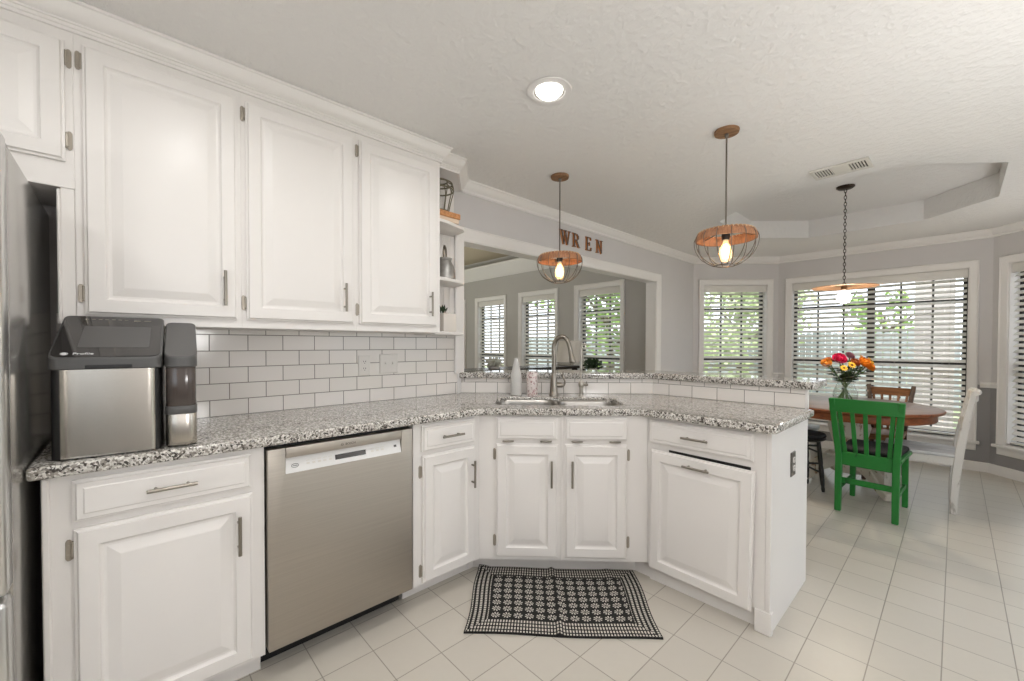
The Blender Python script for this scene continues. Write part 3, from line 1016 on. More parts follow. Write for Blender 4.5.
# ---- wall cabinets (local X = along the wall, front faces -Y)
def upper(y0, y1, zb, zt, label, left, right, pulls, doors, depth=UP_X, hinge_z=((0.09, 0.055),)):
    root = empty('wall_cabinet', (0.001, y0, 0), PI / 2, label, 'cabinet')
    w = y1 - y0
    b = MB()
    b.box(0, w, -depth, -0.002, zb, zt, 0.0015, 1)
    b.build('cabinet_body', 'cab', root)
    for (a, c, z0, z1, hs, pull) in doors:
        door(root, a - y0, c - y0, z0, z1, -depth, hs, (pull[0] - y0, pull[1], pull[2], True) if pull else None, (0.072, 0.055))
    return root
DZ0, DZ1 = 1.352, 2.262
upper(-0.84, 0.142, 1.772, 2.30, 'white cabinet over the fridge', 0, 0, 0,
      [(-0.35, 0.122, 1.858, DZ1 - 0.005, 1, None), (-0.83, -0.36, 1.858, DZ1 - 0.005, -1, None)])
upper(0.142, 0.617, 1.318, 2.30, 'white wall cabinet with raised-panel door above the ice maker', 0, 0, 0,
      [(0.163, 0.602, DZ0, DZ1, -1, (0.556, 1.475, 0.14))])
upper(0.617, 1.100, 1.318, 2.30, 'white wall cabinet, middle one of the three full-height doors', 0, 0, 0,
      [(0.634, 1.085, DZ0, DZ1, -1, (1.036, 1.475, 0.135))])
r3 = upper(1.100, 1.590, 1.318, 2.30, 'white wall cabinet beside the open end shelf', 0, 0, 0,
      [(1.114, 1.562, DZ0, DZ1, -1, (1.512, 1.475, 0.135))])
# painted stile that runs down past the fridge opening, and the bead under it
b = MB(); b.box(0.108, 0.1415, -0.31, -0.290, 1.318, 1.7715, 0.002, 1)
root = empty('cabinet_side_panel', (0, 0, 0), PI / 2, 'narrow white panel between the fridge recess and the first full-height door', 'panel')
b.build('panel_board', 'cab', root)
b = MB(); b.box(0.100, 0.109, -0.318, -0.305, 1.318, 1.765, 0.003, 1)
b.build('panel_bead', 'cab', root)
# crown of the wall cabinets with a frieze under it
FR = [(0, 0), (0.052, 0), (0.052, -0.009), (0.046, -0.012), (0.044, -0.020), (0.036, -0.038), (0.024, -0.051), (0.015, -0.056), (0.015, -0.062), (0.011, -0.064), (0.011, -0.074), (0.007, -0.077), (0.007, -0.086), (0, -0.087)]
path_mould('trim_cabinet_crown', [(UP_X + 0.002, -0.84), (UP_X + 0.002, 1.592), (0.05, 1.592)], FR, CEIL - 0.001, 'cab')
struct(MB().box(0.001, UP_X + 0.001, -0.84, 1.590, 2.30, CEIL - 0.001).build('trim_cabinet_top', 'cab', smooth=False))

# ---- open end shelves
SH = [(0.012, 1.592), (0.25, 1.592), (0.25, 1.65), (0.243, 1.69), (0.192, 1.838), (0.178, 1.860), (0.150, 1.880), (0.012, 1.896)]
HD = [(0.001, 1.592), (0.25, 1.592), (0.25, 1.760), (0.035, 1.935), (0.001, 1.935)]
root = empty('end_shelf', (0, 0, 0), 0, 'open white end shelf at the end of the wall cabinets', 'shelf')
b = MB()
b.box(0.001, 0.011, 1.592, 1.897, 1.372, 2.30)
for i in range(6):
    y = 1.62 + i * 0.048
    b.cyl((0.011, y, 1.372), (0.011, y, 2.30), 0.003, seg=8)
b.build('back_panel', 'cab', root)
for z in (1.330, 1.655, 2.000):
    MB().prism(SH, z - 0.020, z, bev=0.003).build('shelf_board', 'cab', root)
b = MB(); b.prism(HD, 2.296, 2.379, seg=1); b.build('shelf_header', 'cab', root)
# small scalloped brackets at the wall edge under each shelf
for z in (1.635, 1.980):
    b = MB(); b.cyl((0.05, 1.886, z - 0.010), (0.05, 1.886, z + 0.012), 0.010, seg=10)
    b.build('shelf_bead', 'cab', root)
path_mould('trim_shelf_crown', [(0.252, 1.60), (0.252, 1.761), (0.025, 1.945)], FR, CEIL - 0.001, 'cab')

# ---- base cabinets
def base_body(root, poly, toe_poly, z1=0.876):
    MB().prism(poly, 0.10, z1, seg=1).build('cabinet_body', 'cab', root, smooth=False)
    MB().prism(toe_poly, 0.0, 0.10).build('toe_kick', 'cab', root, smooth=False)

# left of the dishwasher
root = empty('base_cabinet', (0.001, 0.088, 0), PI / 2, 'white base cabinet under the ice maker, left of the dishwasher', 'cabinet')
W = 0.631 - 0.088
base_body(root, [(0, -0.002), (0, -CAB_X), (W, -CAB_X), (W, -0.002)], [(0, -0.002), (0, -0.53), (W, -0.53), (W, -0.002)])
b = MB(); b.box(-0.001, 0.0145, -CAB_X - 0.012, -CAB_X + 0.01, 0.10, 0.876, 0.003, 1); b.build('scribe_strip', 'cab', root)
drawer(root, 0.146 - 0.088, 0.590 - 0.088, 0.736, 0.858, -CAB_X)
door(root, 0.148 - 0.088, 0.592 - 0.088, 0.112, 0.716, -CAB_X, -1, (0.547 - 0.088, 0.583, 0.135, True), (0.10, 0.058))

# right of the dishwasher
root = empty('base_cabinet', (0.001, 1.244, 0), PI / 2, 'narrow white base cabinet right of the dishwasher with one door and drawer', 'cabinet')
W = 1.639 - 1.244
base_body(root, [(0, -0.002), (0, -CAB_X), (W, -CAB_X), (W, -0.002)], [(0, -0.002), (0, -0.505), (W, -0.505), (W, -0.002)])
drawer(root, 1.286 - 1.244, 1.604 - 1.244, 0.738, 0.864, -CAB_X)
door(root, 1.290 - 1.244, 1.604 - 1.244, 0.108, 0.719, -CAB_X, -1, (1.577 - 1.244, 0.580, 0.138, True), (0.06, 0.075))

# corner sink cabinet (45 degrees)
root = empty('sink_cabinet', (0.611, 1.640, 0), PI / 4, 'white corner sink cabinet with two doors facing the rug', 'cabinet')
def loc45(x, y):
    v = Vector((x - 0.611, y - 1.640))
    return (v.dot(Vector((S2, S2))), v.dot(Vector((-S2, S2))))
poly = [loc45(*p) for p in [(0.611, 1.640), (1.2405, 2.2695), (1.2405, 2.88), (0.930, 2.88), (0.012, 1.962), (0.012, 1.640)]]
toe = [loc45(*p) for p in [(0.508, 1.6405), (0.508, 1.680), (1.145, 2.317), (1.2405, 2.317), (1.2405, 2.86), (0.94, 2.86), (0.03, 1.95), (0.03, 1.680)]]
MB().prism(poly, 0.10, 0.60).build('cabinet_body', 'cab', root, smooth=False)
SL = 0.8902
MB().box(0.0, SL, 0.0, 0.02, 0.60, 0.876).build('face_frame', 'cab', root, smooth=False)
MB().prism(toe, 0, 0.10).build('toe_kick', 'cab', root, smooth=False)
b = MB(); b.box(0.434, 0.444, -0.004, 0.001, 0.10, 0.876, 0.0015, 1); b.build('centre_bead', 'cab', root)
for (a, c, hs) in ((0.092, 0.420, -1), (0.456, 0.782, 1)):
    d = drawer(root, a, c, 0.746, 0.866, 0.0, pull=False, name='false_drawer')
    for px in (a + 0.064, c - 0.064):
        b = MB()
        pts = [(-0.031, 0), (0.031, 0), (0.026, -0.007), (0.014, -0.012), (0, -0.0135), (-0.014, -0.012), (-0.026, -0.007)]
        b.prism([(px + p[0], -0.018 + p[1]) for p in pts], 0.736, 0.7445, bev=0.0015, seg=1)
        b.build('tab_pull', 'nickel', d)
    hx = c - 0.035 if hs < 0 else a + 0.037
    door(root, a, c, 0.120, 0.723, 0.0, hs, (hx, 0.573, 0.140, True), (0.085, 0.055))

# pull-out cabinet at the end of the peninsula
PY = 2.2705
root = empty('pullout_cabinet', (1.2415, CY, 0), 0, 'white pull-out cabinet at the end of the peninsula, wide door with the handle on top', 'cabinet')
W = 1.8145 - 1.2415
dep = CY - PY
MB().box(0, W - 0.0205, -dep, 0.004, 0.10, 0.876).build('cabinet_body', 'cab', root, smooth=False)
MB().box(0, W - 0.0205, -dep + 0.034, 0.0, 0, 0.10).build('toe_kick', 'cab', root, smooth=False)
MB().box(W - 0.020, W, -dep, 0.002, 0.0, 0.876, 0.002, 1).build('end_panel', 'cab', root)
MB().box(W - 0.060, W + 0.006, -dep - 0.004, -dep + 0.030, 0, 0.0995, 0.003, 1).build('end_baseboard', 'cab', root)
drawer(root, 1.257 - 1.2415, 1.748 - 1.2415, 0.740, 0.862, -dep)
x0, x1 = 1.259 - 1.2415, 1.743 - 1.2415
d = MB().panel(x0, x1, 0.090, 0.712, DOOR, -dep - 0.004).build('pullout_front', 'cab', root, angle=14)
bar_pull(d, (x0 + x1) / 2, -dep - 0.024, 0.672, 0.125, False)
d.rotation_euler = (0.010, 0.020, 0)
d.location.z = 0.006
MB().profile([(x0 + 0.10, 0.60), (x1 - 0.008, 0.60), (x1 - 0.008, 0.713), (x0 + 0.10, 0.719)], [((0, -dep - 0.001, 0), (1, 0, 0), (0, 0, 1)), ((0, -dep + 0.002, 0), (1, 0, 0), (0, 0, 1))]).build('gap_shade', 'black', root, smooth=False)  # black sheet standing in for the shade inside the open gap
# outlet on the end panel
def outlet(loc, rz, label, m='plate', w=0.07, h=0.115, gangs=('duplex',)):
    root = empty('wall_outlet' if gangs[0] == 'duplex' else 'light_switch', loc, rz, label, 'outlet' if gangs[0] == 'duplex' else 'switch')
    b = MB(); b.panel(-w / 2, w / 2, -h / 2, h / 2, [(0, 0.0), (0, -0.003), (0.003, -0.006), (0.006, -0.0065)])
    b.build('cover_plate', m, root)
    n = len(gangs)
    for i, g in enumerate(gangs):
        x = (i - (n - 1) / 2) * 0.046
        if g == 'duplex':
            for s in (-1, 1):
                b = MB()
                b.prism(round_poly([(x - 0.016, s * 0.020 - 0.013), (x + 0.016, s * 0.020 - 0.013), (x + 0.016, s * 0.020 + 0.013), (x - 0.016, s * 0.020 + 0.013)], 0.006, 4), 0.0060, 0.0085, tf=Matrix.Rotation(PI / 2, 4, 'X'))
                b.build('socket_face', 'plate', root)
                b = MB()
                for dx in (-0.006, 0.006):
                    b.box(x + dx - 0.0012, x + dx + 0.0012, -0.0092, -0.0075, s * 0.020 + 0.000, s * 0.020 + 0.008)
                b.cyl((x, -0.0092, s * 0.020 - 0.006), (x, -0.0075, s * 0.020 - 0.006), 0.0022, seg=8)
                b.build('socket_slots', 'rubber', root)
        else:
            b = MB(); b.box(x - 0.006, x + 0.006, -0.0075, -0.006, -0.013, 0.013)
            b.build('toggle_slot', 'plate', root)
            b = MB(); b.box(x - 0.004, x + 0.004, -0.016, -0.007, 0.000, 0.008, 0.001, 1)
            b.build('toggle', 'plate', root)
    return root
outlet((1.8152, 2.598, 0.682), PI / 2, 'outlet with grey cover plate on the peninsula end panel', 'plate_grey')
outlet((0.008, 1.270, 1.128), PI / 2, 'white outlet on the tiled backsplash, left of the switch plate')
outlet((0.008, 1.422, 1.134), PI / 2, 'white double switch plate on the tiled backsplash', w=0.116, gangs=('switch', 'switch'))

# ---- worktop with the sink cut-out
def W45(s, d):
    """point s along the diagonal face, d behind it"""
    return (0.61 + S2 * s - S2 * d, 1.64 + S2 * s + S2 * d)
OV = 0.034
outer = [(0.0085, 0.062), (CAB_X + OV, 0.062), (CAB_X + OV, 1.640 - OV * 0.414 - 0.002), (1.22 + OV * 0.414 - 0.002, PY - OV - 0.008), (1.842, PY - OV - 0.008), (1.842, CY - 0.0015), (CX - 0.0006, CY - 0.0015), (0.0085, YD + 0.0085 - 0.003)]
outer = round_poly(outer, [0, 0.012, 0.07, 0.07, 0.035, 0, 0, 0], 6)
SX0, SX1, SY0, SY1 = 0.072, 0.802, 0.108, 0.446
hole = round_poly([W45(SX0, SY0), W45(SX1, SY0), W45(SX1, SY1), W45(SX0, SY1)], [0.07, 0.07, 0.09, 0.09], 8)
ct = filled_slab(outer, [hole[::-1]], 0.878, 0.914, 0.008, 'worktop', 'granite')
tag(ct, 'lower speckled granite worktop that holds the sink', 'worktop')
k2 = 0.327
o2 = YD - 0.030
cx2, cy2 = CX + 0.022 * math.tan(PI / 8) + 0.0, CY - 0.022
back = CY + 0.30
dback = o2 + k2 / S2
bar = [(0.003, o2 + 0.003), (cy2 - o2, cy2), (1.850, cy2), (1.850, back), (back - dback, back), (0.003, dback + 0.003)]
bar = round_poly(bar, [0, 0.03, 0.02, 0.04, 0.03, 0], 5)
bt = filled_slab(bar, [], 1.018, 1.058, 0.008, 'bar_counter', 'granite')
tag(bt, 'raised speckled granite bar ledge above the row of white tiles', 'counter')

# ---- double-bowl sink
root = empty('kitchen_sink', (0.61, 1.64, 0), PI / 4, 'stainless double-bowl sink let into the granite corner', 'sink')
zt = 0.900
def bowl(x0, x1, name):
    b = bmesh.new()
    mb = MB()
    rings = []
    y0, y1 = SY0 + 0.0015, SY1 - 0.0015
    for ins, z, r in ((0.0, zt, 0.07), (0.002, zt - 0.02, 0.07), (0.012, zt - 0.17, 0.06), (0.030, zt - 0.195, 0.05), (0.060, zt - 0.200, 0.03)):
        pts = round_poly([(x0 + ins, y0 + ins), (x1 - ins, y0 + ins), (x1 - ins, y1 - ins), (x0 + ins, y1 - ins)], r, 6)
        rings.append([mb.bm.verts.new((p[0], p[1], z)) for p in pts])
    n = len(rings[0])
    for r0, r1 in zip(rings, rings[1:]):
        for i in range(n):
            mb.bm.faces.new((r0[i], r1[i], r1[(i + 1) % n], r0[(i + 1) % n]))
    mb.bm.faces.new(rings[-1])
    o = mb.build(name, 'steel_sink', root)
    md = o.modifiers.new('thick', 'SOLIDIFY'); md.thickness = 0.0012; md.offset = -1
    c = ((x0 + x1) / 2, (y0 + y1) / 2, zt - 0.2)
    d = MB(); d.lathe([(0, 0.003), (0.018, 0.002), (0.026, 0.003), (0.040, 0.005), (0.043, 0.002), (0.043, 0.0005)], c, 24)
    d.build('drain', 'nickel', o)
    return o
xm = (SX0 + SX1) / 2
bowl(SX0 + 0.0015, xm - 0.010, 'bowl')
MB().box(xm - 0.0095, xm + 0.0095, SY0 + 0.03, SY1 - 0.03, zt - 0.03, zt - 0.004, 0.006, 2).build('bowl_divider', 'steel_sink', root)
bowl(xm + 0.010, SX1 - 0.0015, 'bowl')

# ---- main faucet
root = empty('kitchen_faucet', (0.523 - 0.012, 2.343 + 0.012, 0.914), PI / 4, 'tall brushed-nickel gooseneck faucet with pull-down spray head', 'faucet')
b = MB()
b.lathe([(0.0, 0), (0.031, 0), (0.031, 0.004), (0.028, 0.010), (0.026, 0.03), (0.0245, 0.075), (0.021, 0.105), (0.0155, 0.135), (0.0135, 0.150), (0, 0.150)], (0, 0, 0), 24)
b.build('faucet_base', 'nickel', root)
neck = catmull([(0, 0, 0.145), (0, 0, 0.24), (-0.001, 0, 0.325), (0.018, -0.006, 0.373), (0.052, -0.018, 0.390), (0.084, -0.030, 0.370), (0.100, -0.036, 0.325), (0.107, -0.039, 0.290)], 7)
MB().tube(neck, 0.0148, 14).build('gooseneck', 'nickel', root)
MB().tube([(0.106, -0.0385, 0.295), (0.108, -0.0395, 0.283), (0.111, -0.0405, 0.268), (0.118, -0.043, 0.232), (0.121, -0.044, 0.218), (0.1213, -0.0442, 0.212)], [0.0145, 0.0155, 0.0165, 0.0215, 0.0220, 0.0185], 18).build('spray_head', 'nickel', root)
b = MB()
b.tube([(0.015, 0, 0.066), (0.052, 0, 0.066), (0.060, 0, 0.066)], [0.0165, 0.0165, 0.0145], 16)
h = b.build('lever_hub', 'nickel', root)
MB().tube(catmull([(0.055, 0, 0.058), (0.068, 0, 0.066), (0.074, 0, 0.090), (0.062, 0, 0.120), (0.060, 0, 0.145), (0.064, 0, 0.158)], 6), [0.007 - 0.0001 * i for i in range(31)], 10).build('lever', 'nickel', h)

# ---- drinking-water tap
root = empty('water_tap', (0.655 - 0.006, 2.475 + 0.006, 0.914), PI / 4, 'slim drinking-water tap right of the tall faucet', 'tap')
b = MB()
b.lathe([(0, 0), (0.019, 0), (0.019, 0.003), (0.0125, 0.006), (0.0125, 0.060), (0, 0.062)], (-0.006, 0, 0), 18)
b.lathe([(0, 0.046), (0.011, 0.050), (0.0168, 0.060), (0.019, 0.072), (0.0168, 0.084), (0.011, 0.093), (0, 0.096)], (-0.006, 0, 0), 18)
b.build('tap_body', 'filter', root)
MB().tube(catmull([(-0.006, 0, 0.09), (-0.006, 0, 0.20), (-0.004, 0, 0.300), (0.004, 0, 0.338), (0.014, -0.002, 0.345), (0.022, -0.004, 0.330), (0.024, -0.005, 0.305)], 6), 0.0042, 10).build('tap_spout', 'filter', root)
b = MB(); b.tube([(0.006, 0, 0.070), (0.034, 0, 0.070), (0.040, 0, 0.070)], [0.009, 0.009, 0.007], 12)
b.tube([(0.028, 0, 0.070), (0.030, -0.004, 0.092)], [0.004, 0.0034], 8)
b.build('tap_lever', 'nickel', root)

# ---- things by the sink
root = empty('ceramic_bottle', (0.344, 2.166, 0.914), 0, 'tall matte white ceramic bottle behind the left sink bowl', 'bottle')
b = MB(); b.lathe([(0, 0.0), (0.034, 0.0), (0.038, 0.004), (0.0385, 0.05), (0.037, 0.115), (0.032, 0.150), (0.024, 0.185), (0.017, 0.215), (0.0135, 0.238), (0.0135, 0.246), (0.010, 0.247), (0.010, 0.225), (0, 0.225)], (0, 0, 0), 28)
b.build('bottle_body', 'ceramic', root)
root = empty('floral_canister', (0.420, 2.241, 0.914), 0, 'canister with pink floral print beside the white bottle', 'canister')
b = MB(); b.lathe([(0, 0), (0.036, 0), (0.037, 0.003), (0.037, 0.143), (0.035, 0.147), (0, 0.147)], (0, 0, 0), 28)
b.build('canister_body', 'floral', root)
b = MB(); b.lathe([(0, 0.147), (0.034, 0.147), (0.035, 0.150), (0.034, 0.156), (0.012, 0.158), (0, 0.158)], (0, 0, 0), 28)
b.build('canister_lid', 'floral', root)

# ---- dishwasher
root = empty('dishwasher', (0.001, 0.634, 0), PI / 2, 'stainless dishwasher between two white base cabinets', 'dishwasher')
W = 0.597
FX = -0.632
b = MB(); b.box(0.002, W + 0.004, -0.585, -0.004, 0.105, 0.872); b.build('tub_body', 'rubber', root, smooth=False)
b = MB()
b.box(0.004, W, -0.495, -0.48, 0.0, 0.105)
b.build('kick_plate', 'rubber', root, smooth=False)
# door with a recessed pocket for the handle strip
px0, px1, pz0, pz1 = 0.064, 0.540, 0.762, 0.856
b = MB()
ZB = 0.112
U = [(0.004, ZB), (W - 0.002, ZB), (W - 0.002, 0.862), (px1, 0.862), (px1, pz0), (px0, pz0), (px0, 0.862), (0.004, 0.862)]
b.prism(U, 0.0, 0.046, bev=0.0025, seg=2, tf=Matrix.Translation((0, -0.586, 0)) @ Matrix.Rotation(PI / 2, 4, 'X'))
b.box(px0 - 0.004, px1 + 0.004, FX + 0.030, -0.587, pz0 - 0.01, 0.861, 0.001, 1)
dd = b.build('door', 'steel_dw', root)
b = MB()
b.box(px0 + 0.001, px1 - 0.001, FX - 0.001, FX + 0.030, 0.822, 0.862, 0.003, 2)
b.build('handle_lip', 'steel_dw', dd)
# pale sloping control strip under the lip
b = MB()
b.profile([(FX + 0.001, 0.763), (FX + 0.016, 0.821), (FX + 0.028, 0.821), (FX + 0.028, 0.763)],
          [((px0 + 0.001, 0, 0), (0, 1, 0), (0, 0, 1)), ((px1 - 0.001, 0, 0), (0, 1, 0), (0, 0, 1))])
cp = b.build('control_panel', 'panel_white', dd, smooth=False)
sl = math.atan2(0.015, 0.058)
def on_panel(x, z):
    f = (z - 0.763) / 0.058
    return Matrix.Translation((x, FX + 0.001 + 0.015 * f - 0.0008, z)) @ Matrix.Rotation(PI / 2 - sl, 4, 'X')
b = MB()
b.box(-0.064, 0.064, -0.009, 0.011, 0, 0.0008, tf=on_panel(0.312, 0.790))
b.build('display', 'dark_glass', cp, smooth=False)
b = MB()
for x in (0.145, 0.166, 0.187, 0.208, 0.229):
    b.box(-0.007, 0.007, -0.0012, 0.0012, 0, 0.0006, tf=on_panel(x, 0.799))
    b.box(-0.0055, 0.0055, -0.0035, 0.0035, 0, 0.0009, tf=on_panel(x, 0.788))
for x in (0.405, 0.428, 0.451):
    b.box(-0.008, 0.008, -0.0012, 0.0012, 0, 0.0006, tf=on_panel(x, 0.799))
    b.box(-0.0055, 0.0055, -0.0035, 0.0035, 0, 0.0009, tf=on_panel(x, 0.789))
b.build('buttons', 'vent', cp, smooth=False)
b = MB()
b.tube([tuple((on_panel(0.098, 0.788) @ Vector((0.013 * math.cos(a), 0.007 * math.sin(a), 0.0004)))) for a in [i * PI / 10 for i in range(20)]], 0.0008, 5, True)
b.box(-0.008, 0.008, -0.001, 0.001, 0, 0.0005, tf=on_panel(0.098, 0.788))
b.box(-0.006, 0.006, -0.005, 0.005, 0, 0.0007, tf=on_panel(0.512, 0.794))
b.build('power_mark', 'graphite', cp, smooth=False)
text_mesh('BOSCH', 0.013, 0.0003, 'brand_lettering', 'text_dark', dd, Matrix.Translation((0.308, FX - 0.0013, 0.841)) @ Matrix.Rotation(PI / 2, 4, 'X'))
b = MB(); b.tube([(0.274 + 0.0045 * math.cos(a), FX - 0.0013, 0.841 + 0.0045 * math.sin(a)) for a in [i * PI / 8 for i in range(16)]], 0.0007, 5, True)
b.box(0.271, 0.277, FX - 0.0016, FX - 0.001, 0.8405, 0.8415)
b.build('brand_ring', 'text_dark', dd, smooth=False)

# ---- fridge
root = empty('fridge', (0.03, 0.058, 0), PI / 2, 'stainless fridge cut by the left edge of the photo', 'fridge')
b = MB(); b.box(-0.90, 0.0, -0.745, 0.0, 0.03, 1.735, 0.008, 2); b.build('fridge_body', 'fridge_side', root)
for (a, c, z0, z1, nm) in ((-0.447, 0.0, 0.665, 1.748, 'door'), (-0.90, -0.453, 0.665, 1.748, 'door'), (-0.90, 0.0, 0.075, 0.650, 'freezer_drawer')):
    b = MB(); b.box(a, c, -0.822, -0.752, z0, z1, 0.012, 3); d = b.build(nm, 'steel_fridge', root)
    if nm == 'door':
        hx = a + 0.045 if a > -0.5 else c - 0.045
        b = MB(); b.tube(catmull([(hx, -0.822, 0.80), (hx, -0.868, 0.83), (hx, -0.872, 1.2), (hx, -0.868, 1.57), (hx, -0.822, 1.60)], 5), 0.011, 10); b.build('handle', 'nickel', d)
    else:
        b = MB(); b.tube(catmull([(-0.85, -0.822, 0.60), (-0.82, -0.868, 0.60), (-0.45, -0.872, 0.60), (-0.08, -0.868, 0.60), (-0.05, -0.822, 0.60)], 5), 0.011, 10); b.build('handle', 'nickel', d)
b = MB()
b.box(-0.90, 0.0, -0.70, -0.10, 0.0, 0.03); b.build('toe_grille', 'rubber', root, smooth=False)
b = MB(); b.box(-0.07, -0.01, -0.80, -0.66, 1.735, 1.757, 0.004); b.build('hinge_cover', 'graphite', root)

# ---- ice maker and its side tank
root = empty('ice_maker', (0.013, 0.270, 0.914), PI / 2 - 0.08, 'countertop ice maker with steel front and slanted dark glass lid', 'ice maker')
hw = 0.122
def rounded_side(zs, x0, x1, yf, yb, r):
    return round_poly([(x0, yb), (x0, yf), (x1, yf), (x1, yb)], [0.01, r, r, 0.01], 6)
b = MB(); b.prism(rounded_side(0, -hw, hw, -0.590, -0.20, 0.028), 0.002, 0.262, seg=1); b.build('housing', 'black', root)
b = MB()
# wrapped steel front: shell just outside the housing
fr = round_poly([(-hw + 0.012, -0.52), (-hw + 0.010, -0.5945), (hw - 0.010, -0.5945), (hw - 0.012, -0.52)], [0, 0.030, 0.022, 0], 6)
outer_ = fr; inner_ = [(p[0] * 0.985, p[1] + 0.0025) for p in fr]
b.prism(outer_ + inner_[::-1], 0.004, 0.262)
b.build('steel_front', 'steel', root, angle=25)
# lid: straight band below, slanted face above, rounded in plan
def slant_lid(plan, z0, zf, name, m):
    b = MB()
    lo = [b.bm.verts.new((p[0], p[1], z0)) for p in plan]
    hi = [b.bm.verts.new((p[0], p[1], zf(p[1]))) for p in plan]
    n_ = len(plan)
    b.bm.faces.new(lo[::-1]); b.bm.faces.new(hi)
    for i in range(n_): b.bm.faces.new((lo[i], lo[(i + 1) % n_], hi[(i + 1) % n_], hi[i]))
    bmesh.ops.recalc_face_normals(b.bm, faces=b.bm.faces)
    o = b.build(name, m, root, angle=30)
    md = o.modifiers.new('bev', 'BEVEL'); md.width = 0.004; md.segments = 3; md.limit_method = 'ANGLE'; md.angle_limit = math.radians(50)
    return o
slant_lid(round_poly([(-hw - 0.003, -0.346), (-hw - 0.003, -0.599), (hw + 0.003, -0.599), (hw + 0.003, -0.346)], [0.016, 0.028, 0.028, 0.016], 7), 0.262, lambda y: 0.296 + (y + 0.599) * 0.535, 'lid', 'graphite')
sl2 = math.atan(0.535)
def on_lid(x, t):
    """t = 0 front edge .. 1 back edge of the slanted lid"""
    return Matrix.Translation((x, -0.599 + 0.253 * t, 0.296 + 0.253 * 0.535 * t)) @ Matrix.Rotation(sl2, 4, 'X')
LL = math.hypot(0.253, 0.253 * 0.535)
b = MB(); b.prism(round_poly([(-hw + 0.002, 0.006), (hw - 0.002, 0.006), (hw - 0.002, LL - 0.006), (-hw + 0.002, LL - 0.006)], [0.026, 0.026, 0.016, 0.016], 6), 0.0002, 0.002, tf=on_lid(0, 0))
gl = b.build('lid_glass', 'dark_glass', root, smooth=False)
b = MB(); b.prism(round_poly([(-0.070, 0.060), (0.092, 0.060), (0.092, 0.205), (-0.070, 0.205)], 0.006, 4), 0.0022, 0.0028, tf=on_lid(0, 0))
b.build('lid_window', 'graphite', gl, smooth=False)
b = MB()
for i in range(7):
    b.box(-0.075 + i * 0.016, -0.066 + i * 0.016, LL - 0.032, LL - 0.028, 0.0021, 0.0026, tf=on_lid(0, 0))
b.box(0.045, 0.062, LL - 0.040, LL - 0.032, 0.0021, 0.0026, tf=on_lid(0, 0))
b.box(0.072, 0.090, LL - 0.036, LL - 0.032, 0.0021, 0.0026, tf=on_lid(0, 0))
b.build('touch_marks', 'nickel', gl, smooth=False)
text_mesh('Profile', 0.017, 0.0003, 'brand_lettering', 'text_light', gl, on_lid(-0.053, 0.0) @ Matrix.Translation((0, 0.022, 0.0024)))
b = MB(); b.tube([tuple(on_lid(0, 0) @ Vector((-0.092 + 0.0075 * math.cos(a), 0.022 + 0.0065 * math.sin(a), 0.0026))) for a in [i * PI / 8 for i in range(16)]], 0.0010, 5, True)
b.prism([(-0.092 + 0.0055 * math.cos(i * PI / 6), 0.022 + 0.0045 * math.sin(i * PI / 6)) for i in range(12)], 0.0022, 0.0027, tf=on_lid(0, 0))
b.build('brand_badge', 'text_light', gl, smooth=False)
b = MB(); b.box(-0.048, 0.056, -0.6005, -0.596, 0.264, 0.276, 0.002, 1); b.build('drawer_grip', 'black', root)
b = MB()
for x in (-0.10, 0.10):
    for y in (-0.56, -0.25):
        b.cyl((x, y, 0.0), (x, y, 0.008), 0.012, seg=12)
b.build('rubber_feet', 'rubber', root)

root = empty('water_tank', (0.004, 0.4435, 0.914), PI / 2 - 0.08, 'slim side water tank with smoked window beside the ice maker', 'water tank')
tw = 0.041
def tank_ring(z0, z1, grow, name, m, bev=0.003):
    b = MB()
    b.prism(round_poly([(-tw - grow, -0.36), (-tw - grow, -0.612 - grow), (tw + grow, -0.612 - grow), (tw + grow, -0.36)], [0.01, 0.030, 0.030, 0.01], 7), z0, z1, bev=bev, seg=2)
    return b.build(name, m, root)
tank_ring(0.006, 0.108, 0.0, 'steel_base', 'steel', 0.002)
tank_ring(0.108, 0.134, 0.0012, 'lower_band', 'graphite', 0.002)
tank_ring(0.134, 0.262, -0.0015, 'smoked_window', 'smoke', 0.001)
slant_lid(round_poly([(-tw - 0.002, -0.350), (-tw - 0.002, -0.616), (tw + 0.002, -0.616), (tw + 0.002, -0.350)], [0.022, 0.036, 0.036, 0.022], 8), 0.262, lambda y: 0.296 + (y + 0.616) * 0.46, 'tank_lid', 'graphite')
b = MB()
for x in (-0.028, 0.028):
    for y in (-0.58, -0.40):
        b.cyl((x, y, 0.0), (x, y, 0.008), 0.009, seg=10)
b.build('rubber_feet', 'rubber', root)

